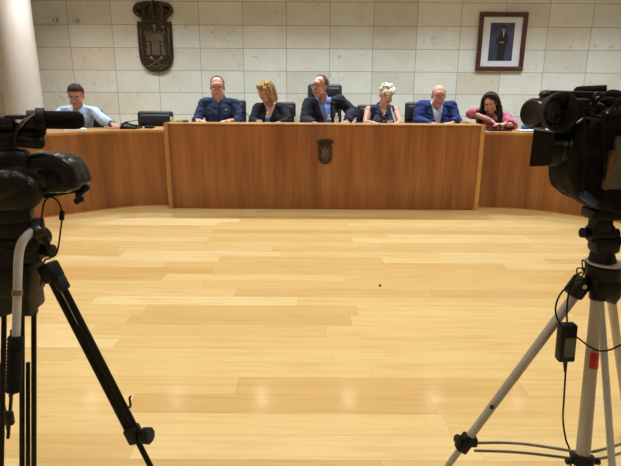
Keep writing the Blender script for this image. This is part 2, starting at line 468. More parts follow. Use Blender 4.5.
flat([(.018+.026*cos(a), .19+.02*sin(a)) for a in [k*pi/6 for k in range(12)]], suit, 'painted_hair', .0028)
flat([(.01, .125), (.03, .125), (.02, .06)], M['paper'], 'painted_shirt', .0014)
flat([(-.03, .0), (.03, .005), (.035, -.012), (-.02, -.018)], pskin, 'painted_hands', .0014)

# two small metal fittings in the tile joint
for k, (x, y, lab) in enumerate(((76, 20, 'small round metal wall fitting, right one of two near the column'), (55.5, 20, 'small round metal wall fitting, nearest to the white column'))):
    p = at(x, y, 7.66)
    b = MB().cyl((p.x, 7.7, p.z), (p.x, 7.672, p.z), .032, seg=24, bev=.004).cyl((p.x, 7.675, p.z+.0), (p.x, 7.63, p.z), .018, seg=20, bev=.004).ell((p.x, 7.63, p.z), (.026, .02, .026))
    tag(b.build('wall_fitting', M['chrome']), lab, 'wall fitting', 'metal fittings high on the wall')

# ------------------------------------------------------------------ desks
CX0, CX1, CY, CZ = -1.535, 1.812, 5.5, .907
t = thing('council_desk', 'long raised central wood desk with a bronze emblem on its front', 'desk', ((CX0+CX1)/2, 5.85, 0))
MB().box(((CX0+CX1)/2, CY+.03, (CZ-.012)/2+.004), (CX1-CX0-.09, .04, CZ-.022), bev=.002).build('front_panel', M['veneer'], t)
for x, in ((CX0+.0225,), (CX1-.0225,)):
    MB().box((x, CY+.36, CZ/2), (.045, .72, CZ), bev=.002).build('side_panel', M['veneer_edge'], t)
MB().box(((CX0+CX1)/2, CY+.14, CZ-.006), (CX1-CX0-.091, .28, .012), bev=.002).build('ledge', M['veneer_edge'], t)
MB().box(((CX0+CX1)/2, CY+.385, .845), (CX1-CX0-.092, .66, .03), bev=.002).build('worktop', M['veneer'], t)
b = MB().box(((CX0+CX1)/2, CY+.04, .006), (CX1-CX0-.1, .04, .012)); b.build('plinth', M['veneer'], t)
e0, e1 = at(325, 163.5, 5.5), at(325, 138, 5.5)
em = thing('desk_coat_of_arms', 'small dark bronze coat of arms fixed to the central desk front', 'coat of arms', (e0.x, 5.49, e0.z))
hh = (e1.z-e0.z)/1.45
coat_of_arms(em, wallX((e0.x, 5.508, e0.z)), .145, hh*1.0, .018)

def side_desk(lab, pts, sign):
    P = spline2([V(p) for p in pts], 6)
    t = thing('council_desk', lab, 'desk', (pts[2][0], pts[2][1]+.3, 0))
    th = .04*sign
    MB().strip(P, .012, .8, th).build('front_panel', M['veneer'], t)
    b = MB()
    a, c = offset(P, -.006*sign), offset(P, .58*sign)
    b.prism([tuple(q) for q in a]+[tuple(q) for q in c[::-1]], .8, .826)
    b.build('worktop', M['veneer_edge'], t)
    MB().strip([tuple(q) for q in offset(P, -.003*sign)], 0, .012, th*.9).build('plinth', M['veneer_edge'], t)
    for i in (10, len(P)-3):
        q, r = offset(P, .08*sign)[i], offset(P, .5*sign)[i]
        MB().bar((q.x, q.y, .4), (r.x, r.y, .4), .798, .03, .002, up=(0, 0, 1)).build('support_panel', M['veneer'], t) if False else \
        MB().prism([tuple(q), tuple(r), tuple(r+V((.03, .02))), tuple(q+V((.03, .02)))], 0, .8).build('support_panel', M['veneer'], t)
    return t
side_desk('left curved wood desk of the dais with black chair behind', [(-1.545, 5.64), (-1.8, 5.62), (-2.07, 5.51), (-2.4, 5.26), (-2.7, 5.0), (-3.05, 4.66), (-3.35, 4.28)], -1)
side_desk('right curved wood desk of the dais beyond the silver tripod', [(1.822, 5.64), (2.1, 5.61), (2.39, 5.53), (2.62, 5.38), (2.81, 5.22), (3.1, 4.93), (3.4, 4.58), (3.7, 4.16)], 1)

# ------------------------------------------------------------------ chairs
def chair(x, y, rz, top, label, low=False):
    t = thing('office_chair', label, 'chair', (x, y, 0), rz, 'black leather chairs behind the desks')
    w, zs = .43, .37
    MB().box((0, -.02, zs), (.48, .46, .09), bev=.035, seg=3).build('seat', M['leather'], t, False)
    b = MB(); n = 8; h0, h1 = zs+.06, top
    b.box((0, .25, (h0+h1)/2), (w, .08, h1-h0), Matrix.Rotation(radians(-5), 3, 'X'), bev=.032, seg=3)
    b.box((0, .21, h1-.12), (w*.86, .05, .16), Matrix.Rotation(radians(-5), 3, 'X'), bev=.022, seg=3)
    b.box((0, .21, (h0+h1)/2-.09), (w*.86, .05, max(.12, h1-h0-.3)), Matrix.Rotation(radians(-5), 3, 'X'), bev=.022, seg=3)
    b.build('backrest', M['leather'], t, False)
    for s in (-1, 1):
        b = MB().tube([(s*.22, .2, zs), (s*.25, .17, zs+.06), (s*.262, .1, zs+.2), (s*.262, -.14, zs+.21), (s*.25, -.17, zs+.08), (s*.22, -.12, zs)], .013, 8, smooth=4)
        b.box((s*.262, -.02, zs+.225), (.045, .25, .025), bev=.01)
        b.build('armrest', M['black_plastic'], t, False)
    MB().cyl((0, 0, .1), (0, 0, zs-.04), .028, seg=16).build('gas_column', M['chrome'], t, False)
    b = MB()
    for k in range(5):
        a = 2*pi*k/5+.3; d = V((cos(a), sin(a), 0))
        b.tube([V((0, 0, .11)), d*.15+V((0, 0, .1)), d*.28+V((0, 0, .07))], [.025, .02, .015], 8)
    b.build('star_base', M['black_plastic'], t, False)
    for k in range(5):
        a = 2*pi*k/5+.3; d = V((cos(a), sin(a), 0))
        c = d*.28+V((0, 0, .027)); s = V((-d.y, d.x, 0))*.012
        MB().cyl(c-s*1.6, c+s*1.6, .027, seg=14).build('castor', M['rubber'], t, False)
    return t

# ------------------------------------------------------------------ people
def remeshed(mb, vox, smooth=3, disp=None, inv=None):
    me = mb.mesh()
    o = bpy.data.objects.new('tmp', me); COL.objects.link(o)
    md = o.modifiers.new('r', 'REMESH'); md.mode = 'VOXEL'; md.voxel_size = vox; md.adaptivity = 0
    dg = bpy.context.evaluated_depsgraph_get()
    ev = o.evaluated_get(dg); out = bpy.data.meshes.new_from_object(ev)
    bpy.data.objects.remove(o); bpy.data.meshes.remove(me)
    b = bmesh.new(); b.from_mesh(out); bpy.data.meshes.remove(out)
    for _ in range(smooth): bmesh.ops.smooth_vert(b, verts=b.verts, factor=.5, use_axis_x=True, use_axis_y=True, use_axis_z=True)
    if disp:
        b.normal_update()
        mv = [(v, v.co+v.normal*disp(v.co)) for v in b.verts]
        for v, c in mv: v.co = c
    return b

def cut(b, pred):
    kill = [f for f in b.faces if pred(f.calc_center_median())]
    bmesh.ops.delete(b, geom=kill, context='FACES')

def finish(b, name, mats, parent, sharp=180):
    me = bpy.data.meshes.new(name); b.to_mesh(me); b.free()
    me.transform(root_inv(parent))
    o = bpy.data.objects.new(name, me); COL.objects.link(o); o.parent = parent
    for m in (mats if isinstance(mats, list) else [mats]): me.materials.append(m)
    for p in me.polygons: p.use_smooth = True
    return o

def frame3(x, y, z): return Matrix((V(x), V(y), V(z))).transposed()

def hand(mb, wrist, dirv, palm_n, side, curl=25, s=1.0, fat=0.):
    """wrist point, pointing direction, palm normal (towards what it touches), side: +1 thumb towards x of frame"""
    d = V(dirv).normalized(); n = V(palm_n); n = (n-d*n.dot(d)).normalized(); x = n.cross(d)*side
    R = frame3(x, d, n); w = V(wrist)
    def P(a, l, h): return w+(x*a+d*l+n*h)*s
    mb.ell(P(0, .045, 0), (.037*s, .05*s, .015*s), R, 14, 10)
    mb.cap(P(-.022, .02, 0), P(-.03, .08, 0), .013*s, .011*s); mb.cap(P(.02, .02, 0), P(.028, .085, 0), .013*s, .011*s)
    mb.cap(P(0, .0, 0), P(0, .03, 0), .021*s, .02*s)
    for a, L, sp in ((.030, .068, .07), (.0105, .078, .02), (-.0095, .072, -.04), (-.029, .056, -.12)):
        p = P(a, .086, 0); ang = radians(curl*.5); rr = .0088*s
        for k, f in enumerate((.45, .3, .25)):
            q = p+(d*cos(ang)+n*sin(ang)+x*sp)*L*f*s
            mb.cap(p, q, rr, rr*.92); rr *= .92; p = q; ang += radians(curl)
    p = P(.03, .025, .004); q = P(.055, .055, .01); r = P(.06, .085, .016)
    mb.cap(p, q, .013*s, .0105*s); mb.cap(q, r, .0105*s, .0085*s)

class Pose:
    pass

def person(label, skin_c, hair_fn, pose, clothes):
    p = pose
    root = thing('person', label, 'person', (p.pelvis[0], p.pelvis[1], 0), 0, 'people seated at the dais')
    skin = plain('skin', skin_c, .5, var=.05, scale=14, bmp=.05)
    skin.node_tree.nodes['Principled BSDF'].inputs['Subsurface Weight'].default_value = .05
    pel, nek = V(p.pelvis), V(p.neck); shs = [V(p.shR), V(p.shL)]; els = [V(p.elR), V(p.elL)]; wrs = [V(p.wrR), V(p.wrL)]
    up = (nek-pel).normalized(); rt = (shs[1]-shs[0]).normalized(); fw = up.cross(rt)*-1   # fw points to the front (towards -Y)
    if fw.y > 0: fw = -fw
    fw.normalize(); rt2 = fw.cross(up)*1.0
    R = frame3(rt, -fw, up)
    L = (nek-pel).length; sw = (shs[1]-shs[0]).length
    wid = p.width
    def torso(mb, g):
        mb.ell(pel+up*.02, (.165*wid+g, .125*wid+g, .13+g), R)
        mb.ell(pel+up*L*.36+fw*.01, (.142*wid+g, .112*wid*p.belly+g, .17+g), R)
        mb.ell(pel+up*L*.68+fw*.005, (sw*.455+g, .112*wid+g, .175+g), R)
        mb.cap(shs[0], shs[1], .052+g, .052+g)
        mb.ell(nek-up*.13, (sw*.47+g, .095+g, .10+g), R)
        for s in shs: mb.cap(nek-up*.03, s+up*.005, .05+g*.8, .05+g)
        if p.bust:
            for k in (-1, 1): mb.ell(pel+up*L*.66+rt*k*.07+fw*.085, (.062+g, .05+g, .06+g), R)
    def arm(mb, i, g, stop=1.0, slack=0.):
        s, e, w_ = shs[i], els[i], wrs[i]; af = p.arm
        mb.cap(s, e, .052*af+g, .041*af+g+slack)
        if stop > 0:
            q = e.lerp(w_, stop)
            mb.cap(e, q, .04*af+g+slack, (.04-(.04-.026)*stop)*af+g+slack*.6)
    knees = [pel+V((-.12, -.44, .0)), pel+V((.12, -.44, .0))]
    feet = [V((k.x, k.y+.02, .07)) for k in knees]
    def legs(mb, g):
        for k, f, sx in zip(knees, feet, (-1, 1)):
            mb.cap(pel+V((sx*.09, -.02, -.02)), k, .085+g, .06+g); mb.cap(k, f, .058+g, .04+g)
    # head frame
    hc = V(p.head); HR = (Matrix.Rotation(radians(p.yaw), 3, 'Z') @ Matrix.Rotation(radians(p.pitch), 3, 'X') @ Matrix.Rotation(radians(p.roll), 3, 'Y'))
    hs = p.hs
    def H(x, y, z): return hc+HR @ V((x*hs, y*hs, z*hs))
    def he(mb, c, r, rot=None): mb.ell(H(*c), tuple(q*hs for q in r), HR if rot is None else HR @ rot)
    b = MB()
    torso(b, 0); arm(b, 0, 0); arm(b, 1, 0); legs(b, 0)
    for i in (0, 1):
        hd = V(p.hdR if i == 0 else p.hdL)
        hand(b, wrs[i]+(hd.normalized()*.01), hd, p.palm[i], 1 if i == 0 else -1, p.curl, p.hand)
    b.cap(nek-up*.05, H(0, .03, -.05), .052*p.nk, .05*p.nk)
    he(b, (0, .012, .032), (.074, .093, .082)); he(b, (0, -.024, -.03), (.065, .066, .082)); he(b, (0, -.042, -.087), (.044, .036, .031))
    he(b, (0, -.066, -.098), (.018, .016, .014)); he(b, (0, -.062, .03), (.052, .032, .04))
    he(b, (0, -.074, .012), (.047, .017, .010))
    b.cap(H(0, -.082, .008), H(0, -.101, -.024), .008*hs, .0125*hs); he(b, (0, -.092, -.029), (.0165, .012, .008))
    for k in (-1, 1):
        he(b, (k*.034, -.06, -.03), (.024, .026, .024)); he(b, (k*.03, -.076, -.001), (.015, .012, .010))
        he(b, (k*.074, .008, -.012), (.008, .02, .032), Matrix.Rotation(radians(k*-18), 3, 'Z'))
        he(b, (k*.047, -.03, -.065), (.024, .037, .03))
    he(b, (0, -.085, -.058), (.021, .010, .0055)); he(b, (0, -.083, -.067), (.018, .010, .006))
    bb = remeshed(b, .0042, 2)
    body = finish(bb, 'body', skin, root)
    # facial details as children of the body
    for k in (-1, 1):
        e = MB(); he(e, (k*.03, -.082, -.001), (.0125, .0085, .006)); e.mi = 1; he(e, (k*.03+p.gaze, -.0885, -.0025), (.005, .003, .005))
        finish(e.bm, 'eye', [M_eye, M_iris], body)
        e = MB(); e.tube([H(k*.012, -.093, .017), H(k*.03, -.093, .024), H(k*.05, -.078, .019)], [.003*hs, .0042*hs, .002*hs], 6, smooth=3)
        finish(e.bm, 'eyebrow', p.hairmat, body)
    e = MB(); e.tube([H(-.024, -.084, -.0625), H(-.01, -.094, -.061), H(0, -.0955, -.0625), H(.01, -.094, -.061), H(.024, -.084, -.0625)], [.002*hs, .0045*hs, .005*hs, .0045*hs, .002*hs], 6, smooth=3)
    finish(e.bm, 'lips', M_lips, body)
    ctx = Pose(); ctx.__dict__.update(dict(root=root, torso=torso, arm=arm, legs=legs, H=H, he=he, hc=hc, HR=HR, hs=hs, up=up, rt=rt, fw=fw, nek=nek, pel=pel, L=L, sw=sw, p=p, shs=shs, els=els, wrs=wrs, body=body))
    hair_fn(ctx)
    clothes(ctx)
    # trousers
    b = MB(); legs(b, .012); b.ell(pel+up*.0, (.18*wid, .14*wid, .13), R)
    finish(remeshed(b, .012, 3), 'trousers', p.trousers, root)
    for f in feet:
        b = MB().ell(f+V((0, -.06, -.035)), (.045, .13, .035)); finish(b.bm, 'shoe', M['black_plastic'], root)
    return ctx

M_eye = plain('eye_white', (214, 208, 202), .25, var=.02, bmp=0)
M_iris = plain('dark_iris', (36, 26, 22), .2, var=.1, bmp=0)
M_lips = plain('lips', (150, 84, 78), .4, var=.05, bmp=0)

def loc3(ctx, c):   # coordinates in torso frame relative to neck: (right, front, up)
    d = c-ctx.nek
    return d.dot(ctx.rt), d.dot(ctx.fw), d.dot(ctx.up)
def hloc(ctx, c):   # head frame
    return (ctx.HR.transposed() @ (c-ctx.hc))/ctx.hs

def cloth(name, c, **k):
    kk = dict(rough=.85, var=.16, scale=26, bmp=.4, spec=.25); kk.update(k); return plain(name, c, **kk)

def folds(ctx, amp, sc=9.):
    def f(co):
        q = V(loc3(ctx, co)); return 1.3*amp*(noise.noise(V((q.x*sc, q.y*sc*.7, q.z*sc*1.6)))+.7*noise.noise(V((q.x*sc*1.4+q.z*sc*2, q.y*sc, q.z*sc*3.2))))
    return f

def garment(ctx, name, mat, g, sleeve=1., vneck=0., vwidth=.05, slack=.008, vox=.0075, hem=None, neckhole=.062, foldamp=.006, sleeves=True):
    b = MB(); ctx.torso(b, g)
    if sleeves:
        for i in (0, 1):
            if sleeve >= 0: ctx.arm(b, i, g, sleeve, slack)
    bm = remeshed(b, vox, 9, folds(ctx, foldamp))
    def kill(c):
        x, f, u = loc3(ctx, c)
        if vneck and f > -.02 and -vneck < u and abs(x) < vwidth*(1+u/vneck) + .0 and u < .3: return True
        if u > -.035 and math.hypot(x, f) < neckhole: return True
        for i in (0, 1):
            if not sleeves:
                s, e = ctx.shs[i], ctx.els[i]
                k = -1 if i == 0 else 1
                if k*(c-s).dot(ctx.rt) > -.012: return True
            elif sleeve > 0:
                e, w_ = ctx.els[i], ctx.wrs[i]; d = (w_-e); t = (c-e).dot(d)/d.length_squared
                if t > sleeve+.04 and (c-(e+d*t)).length < .09: return True
        if hem is not None and (c-ctx.pel).dot(ctx.up) < hem: return True
        return False
    cut(bm, kill)
    o = finish(bm, name, mat, ctx.root)
    return o

def drape(ctx, surf, name, pts, mat, off=.004, th=.003, parent=None, res=.009):
    """lay a patch (outline in torso frame right/up coordinates) on the front of a garment"""
    me = surf.data; inv = root_inv(ctx.root).inverted()
    bvh = BVHTree.FromPolygons([inv @ v.co for v in me.vertices], [tuple(q.vertices) for q in me.polygons])
    xs = [q[0] for q in pts]; us = [q[1] for q in pts]
    b = bmesh.new(); n = len(pts)
    def inside(x, u):
        c = False; j = n-1
        for i in range(n):
            xi, ui = pts[i]; xj, uj = pts[j]
            if (ui > u) != (uj > u) and x < (xj-xi)*(u-ui)/(uj-ui)+xi: c = not c
            j = i
        return c
    grid = {}
    nx = int((max(xs)-min(xs))/res)+1; nu = int((max(us)-min(us))/res)+1
    def vert(i, j):
        if (i, j) in grid: return grid[(i, j)]
        x, u = min(xs)+i*res, min(us)+j*res
        o = ctx.nek+ctx.rt*x+ctx.up*u+ctx.fw*.5
        hit = bvh.ray_cast(o, -ctx.fw, .8)
        grid[(i, j)] = b.verts.new(hit[0]+ctx.fw*off) if hit[0] is not None else None
        return grid[(i, j)]
    for i in range(nx):
        for j in range(nu):
            if inside(min(xs)+(i+.5)*res, min(us)+(j+.5)*res):
                q = [vert(i, j), vert(i+1, j), vert(i+1, j+1), vert(i, j+1)]
                if all(q): b.faces.new(q)
    if not b.faces: b.free(); return None
    for v in [v for v in b.verts if not v.link_faces]: b.verts.remove(v)
    o = finish(b, name, mat, parent or ctx.root)
    md = o.modifiers.new('thick', 'SOLIDIFY'); md.thickness = th; md.offset = 1
    return o

def collar(ctx, mat, r=.064, h=.036, open_a=28, parent=None):
    b = bmesh.new(); n = 28; A = []; axis = (ctx.H(0, .03, -.05)-(ctx.nek-ctx.up*.05)).normalized()
    base = ctx.nek+axis*.012
    x = ctx.rt; y = -axis.cross(x); y.normalize()
    if y.dot(ctx.fw) < 0: y = -y
    for k in range(n+1):
        a = radians(open_a)+(2*pi-2*radians(open_a))*k/n
        d = x*sin(a)+y*cos(a)
        fr = max(0, cos(a))
        top = base+d*r*.97+axis*(h*(1-.35*fr)); low = base+d*(r*1.18+.012+.02*fr)-axis*(.012+.045*fr**2)
        ins = base+d*r*.9-axis*.02
        A.append([b.verts.new(q) for q in (ins, top, low)])
    for P, Q in zip(A, A[1:]):
        for k in (0, 1): b.faces.new((P[k], Q[k], Q[k+1], P[k+1]))
    bmesh.ops.recalc_face_normals(b, faces=b.faces)
    o = finish(b, 'collar', mat, parent or ctx.root)
    md = o.modifiers.new('thick', 'SOLIDIFY'); md.thickness = .004
    return o

def glasses(ctx, mat):
    b = MB(); H = ctx.H
    for k in (-1, 1):
        c = (k*.032, -.103, .0)
        ring = [H(c[0]+.024*cos(a), c[1]+abs(c[0]+.024*cos(a))*.12, c[2]+.017*sin(a)) for a in [q*pi/8 for q in range(17)]]
        b.tube(ring, .0014, 6)
        b.tube([H(k*.056, -.096, .006), H(k*.074, -.05, .008), H(k*.078, .01, .0)], .0018, 6, smooth=3)
    b.tube([H(-.009, -.102, .003), H(0, -.106, .006), H(.009, -.102, .003)], .0019, 6)
    o = b.build('glasses', mat, ctx.root)
    for k in (-1, 1):
        g = MB(); ctx.he(g, (k*.032, -.101, 0), (.023, .0008, .016)); finish(g.bm, 'spectacle_lens', M['spectacle'], o)

def hair_short(front, temple, topcut=None, thick=.010, amp=.004, col=(60, 46, 38), side_low=-.045, volume=0.):
    def fn(ctx):
        mat = ctx.p.hairmat
        b = MB()
        ctx.he(b, (0, .014, .034), (.074+thick, .093+thick, .082+thick+volume*.5)); ctx.he(b, (0, .045, -.01), (.066+thick, .058+thick, .07))
        def disp(c):
            q = hloc(ctx, c); a = math.atan2(q.x, q.y+.2)
            return amp*(noise.noise(V((q.x*60, q.y*25, q.z*25)))+.6*noise.noise(q*90))
        bm = remeshed(b, .005, 2, disp)
        def kill(c):
            q = hloc(ctx, c)
            if topcut and topcut(q): return True
            if q.y < front and q.z < .2 and q.y < front-(0.09-q.z)*.0: 
                return q.z < .066+ (front-q.y)*.2 if topcut is None else True
            if q.y < temple and q.z < .052: return True
            if q.y < .03 and q.z < -.012: return True
            if q.z < side_low-.02: return True
            return False
        cut(bm, kill)
        finish(bm, 'hair', mat, ctx.root)
    return fn

def hair_mat(name, c, rough=.75):
    return plain(name, c, rough, spec=.2, var=.35, scale=55, bmp=.5, stretch=(1, 1, .25))

def button(ctx, surf, x, u, mat, r=.006, name='button'):
    me = surf.data; inv = root_inv(ctx.root).inverted()
    bvh = BVHTree.FromPolygons([inv @ v.co for v in me.vertices], [tuple(q.vertices) for q in me.polygons])
    o = ctx.nek+ctx.rt*x+ctx.up*u+ctx.fw*.5; hit = bvh.ray_cast(o, -ctx.fw, .8)
    if hit[0] is None: return
    c = hit[0]
    MB().cyl(c-ctx.fw*.002, c+ctx.fw*.005, r, seg=12).build(name, mat, surf)

def mk(**k):
    p = Pose()
    d = dict(yaw=0, pitch=20, roll=0, hs=1.06, width=1., belly=1., bust=False, arm=.9, curl=22, hand=.95, nk=1., gaze=0.,
             hdR=(.5, -.8, -.1), hdL=(-.5, -.8, -.1), palm=((0, 0, -1), (0, 0, -1)), trousers=cloth('dark_trousers', (34, 34, 42)))
    d.update(k); p.__dict__.update(d); return p

# --- 1: man in pale blue shirt at the left desk
def c1(ctx):
    m = cloth('pale_blue_shirt', (172, 192, 226), var=.06)
    s = garment(ctx, 'shirt', m, .012, sleeve=.86, vneck=.07, vwidth=.035, slack=.012)
    collar(ctx, m, open_a=24)
    drape(ctx, s, 'button_placket', [(-.012, -.06), (.012, -.06), (.012, -.34), (-.012, -.34)], m, .003)
    drape(ctx, s, 'breast_pocket', [(.05, -.13), (.12, -.13), (.12, -.22), (.085, -.235), (.05, -.22)], m, .003)
    glasses(ctx, M['black_metal'])
person('man in pale blue shirt and glasses, head bowed, at the left curved desk', (186, 132, 112),
       hair_short(-.03, .0, thick=.011), mk(head=(-2.618, 5.98, 1.173), pitch=20, hs=1.02, nk=1.1, yaw=8, roll=0, neck=(-2.67, 6.1, 1.045), shR=(-2.86, 6.12, .985), shL=(-2.49, 6.12, .99),
       elR=(-2.93, 5.93, .875), wrR=(-2.74, 5.77, .872), elL=(-2.33, 5.95, .91), wrL=(-2.19, 5.84, .872), hdR=(.9, -.4, 0), hdL=(.6, -.75, -.1), pelvis=(-2.74, 6.17, .52), width=1.05, hairmat=hair_mat('dark_brown_hair', (50, 38, 32))), c1)

# --- 2: man in dark blue shirt
def c2(ctx):
    m = cloth('dark_blue_shirt', (40, 56, 84), var=.2)
    s = garment(ctx, 'shirt', m, .012, sleeve=.8, vneck=.06, vwidth=.032, slack=.014, foldamp=.008)
    collar(ctx, m, open_a=24, h=.05)
    drape(ctx, s, 'button_placket', [(-.012, -.05), (.012, -.05), (.012, -.34), (-.012, -.34)], m, .003)
    drape(ctx, s, 'breast_pocket', [(.05, -.13), (.12, -.13), (.12, -.22), (.085, -.235), (.05, -.22)], m, .003)
    for u in (-.09, -.16, -.23): button(ctx, s, 0, u, M['white_plastic'], .004)
    button(ctx, s, .095, -.115, M['white_plastic'], .008, 'logo')
    glasses(ctx, M['black_metal'])
person('man in dark blue shirt with thinning hair, reading at the desk', (198, 150, 132),
       hair_short(.0, .0, lambda q: q.y < -.02 and abs(q.x) < .2 and (q.z > .03) and (q.y < -.045 or q.z < .0) , thick=.006, amp=.003),
       mk(head=(-1.083, 6.22, 1.272), pitch=11, hs=1.04, nk=1.15, yaw=6, neck=(-1.09, 6.33, 1.14), shR=(-1.275, 6.34, 1.085), shL=(-.905, 6.34, 1.085),
       elR=(-1.345, 6.24, .885), wrR=(-1.29, 6.0, .91), elL=(-.845, 6.24, .885), wrL=(-.90, 6.0, .91), hdR=(.75, -.6, -.05), hdL=(-.75, -.6, -.05), pelvis=(-1.1, 6.36, .54), width=1.08,
       hairmat=hair_mat('brown_hair', (96, 72, 60))), c2)

# --- 3: blonde woman in black V-neck, turned to her right
def bob(ctx):
    b = MB(); he = ctx.he
    he(b, (0, .016, .045), (.093, .108, .088)); he(b, (0, .06, -.02), (.085, .065, .1)); he(b, (.07, .01, -.02), (.03, .062, .085)); he(b, (-.07, .01, -.02), (.028, .055, .08))
    he(b, (.045, .075, -.1), (.05, .035, .05)); he(b, (-.045, .075, -.1), (.05, .035, .05)); he(b, (.0, -.055, .075), (.07, .05, .035)); he(b, (.05, -.055, .055), (.04, .035, .03))
    he(b, (.085, .02, -.09), (.022, .045, .05)); he(b, (-.082, .03, -.085), (.02, .04, .04))
    def disp(c):
        q = hloc(ctx, c); return .012*noise.noise(V((q.x*50, q.y*50, q.z*10)))+.005*noise.noise(q*70)
    bm = remeshed(b, .005, 2, disp)
    cut(bm, lambda c: (lambda q: q.y < -.045 and q.z < .045+.3*abs(q.x) and abs(q.x) < .075)(hloc(ctx, c)))
    h = finish(bm, 'hair', ctx.p.hairmat, ctx.root)
    k = MB()
    for i in range(26):
        a = random.uniform(-2.4, 2.4)+pi/2; x, y = .088*cos(a), .02+.1*sin(a)
        if y < -.05: continue
        k.tube([ctx.H(x*.7, y*.7, .11), ctx.H(x*1.05, y*1.05, .04), ctx.H(x*1.12, y*1.1, -.05), ctx.H(x*1.05+random.uniform(-.015, .02), y*1.08, -.11-random.random()*.04)], [.006, .008, .007, .002], 6, smooth=3)
    finish(k.bm, 'hair_lock', ctx.p.hairmat, h)
def c3(ctx):
    m = cloth('black_top', (26, 27, 32), var=.15)
    garment(ctx, 'blouse', m, .010, sleeve=.9, vneck=.16, vwidth=.07, slack=.012)
person('blonde woman in black V-neck top with head turned to the left', (204, 150, 134), bob,
       mk(head=(-.53, 6.25, 1.228), pitch=16, yaw=-48, hs=.94, neck=(-.49, 6.36, 1.09), shR=(-.64, 6.34, 1.03), shL=(-.325, 6.36, 1.035),
       elR=(-.685, 6.22, .885), wrR=(-.58, 6.0, .88), elL=(-.27, 6.22, .89), wrL=(-.37, 6.02, .88), hdR=(.8, -.5, 0), hdL=(-.8, -.5, 0), pelvis=(-.47, 6.38, .54), width=.98, bust=True,
       hairmat=hair_mat('blonde_hair', (150, 124, 84)), hand=.85), c3)

# --- 4: man in dark jacket, centre
def jacket(ctx, m, vneck, vwidth, g=.022, sleeve=.95, lap=None):
    j = garment(ctx, 'jacket', m, g, sleeve=sleeve, vneck=vneck, vwidth=vwidth, slack=.014, foldamp=.009, neckhole=.072)
    for k in (-1, 1):
        drape(ctx, j, 'lapel', [(k*vwidth*1.0, -.01), (k*(vwidth+.042), -.03), (k*(vwidth+.048), -.075), (k*(vwidth+.03), -.08), (k*(vwidth+.035), -.11), (k*.022, -vneck*.98), (k*.006, -vneck*.98)], lap or m, .005, .004)
    return j
def c4(ctx):
    sm = cloth('blue_dress_shirt', (112, 138, 206), var=.08)
    s = garment(ctx, 'shirt', sm, .008, sleeve=.98, vneck=.05, vwidth=.032, slack=0, foldamp=.002)
    collar(ctx, sm, open_a=26, h=.05)
    drape(ctx, s, 'button_placket', [(-.012, -.07), (.012, -.07), (.012, -.3), (-.012, -.3)], sm, .003)
    jm = cloth('charcoal_jacket', (36, 39, 50), var=.15)
    jacket(ctx, jm, .42, .085, lap=jm)
    glasses(ctx, M['black_metal'])
person('man in dark jacket over blue shirt, head turned, elbow raised', (196, 146, 128),
       hair_short(.0, -.005, lambda q: q.y < -.035 and q.z > .03 and q.z < .2 and (q.y < -.06 or q.z < .085), thick=.008, amp=.003),
       mk(head=(.10, 6.25, 1.288), pitch=2, hs=1.04, nk=1.15, yaw=-42, neck=(.13, 6.37, 1.135), shR=(-.035, 6.3, 1.085), shL=(.345, 6.42, 1.12), elR=(-.075, 6.16, .9), wrR=(.03, 5.98, .885),
       elL=(.50, 6.42, 1.0), wrL=(.42, 6.2, .90), hdR=(.7, -.6, -.05), hdL=(-.5, -.8, -.15), pelvis=(.14, 6.42, .54), width=1.1, hairmat=hair_mat('greying_brown_hair', (92, 68, 58))), c4)

# --- 5: white-blonde woman, sleeveless navy
def curly(ctx):
    b = MB(); he = ctx.he
    he(b, (0, .012, .045), (.09, .106, .083)); he(b, (0, .05, -.01), (.086, .06, .085)); he(b, (.0, -.066, .068), (.072, .042, .036))
    rr = random.Random(3)
    for i in range(46):
        a = rr.uniform(0, 2*pi); z = rr.uniform(-.2, 1); r = math.sqrt(max(0, 1-z*z))
        c = (.088*r*cos(a), .012+.104*r*sin(a), .045+.085*z)
        if c[1] < -.05 and c[2] < .055: continue
        he(b, c, (.018, .018, .015))
    def disp(c): return .007*noise.noise(hloc(ctx, c)*55)
    bm = remeshed(b, .005, 4, disp)
    cut(bm, lambda c: (lambda q: q.y < -.04 and q.z < .04 and abs(q.x) < .07)(hloc(ctx, c)))
    finish(bm, 'hair', ctx.p.hairmat, ctx.root)
def dots_mat():
    m, nt, b = new_mat('navy_patterned_cloth'); tc = nd(nt, 'ShaderNodeTexCoord'); v = nd(nt, 'ShaderNodeTexVoronoi', i_Scale=38.0); nt.links.new(tc.outputs['Object'], v.inputs['Vector'])
    nt.links.new(ramp(nt, v.outputs['Distance'], [(.18, (92, 96, 132)), (.3, (30, 34, 66))]), b.inputs['Base Color']); b.inputs['Roughness'].default_value = .8; return m
def c5(ctx):
    m = dots_mat()
    s = garment(ctx, 'sleeveless_top', m, .010, vneck=.13, vwidth=.05, sleeves=False)
    collar(ctx, m, open_a=35, h=.02)
    for u in (-.16, -.21, -.26, -.31): button(ctx, s, 0, u, M['white_plastic'], .006)
    b = MB(); ring = [(-.05, .0, -.0), (-.04, .06, -.05), (-.015, .09, -.085), (0, .095, -.1), (.015, .09, -.085), (.04, .06, -.05), (.05, .0, -.0)]
    b.tube([ctx.nek+ctx.rt*x+ctx.fw*(f+.012)+ctx.up*u for x, f, u in ring], .0022, 6, smooth=4); b.ell(ctx.nek+ctx.fw*.112+ctx.up*-.11, .007)
    b.build('necklace', M['chrome'], ctx.root)
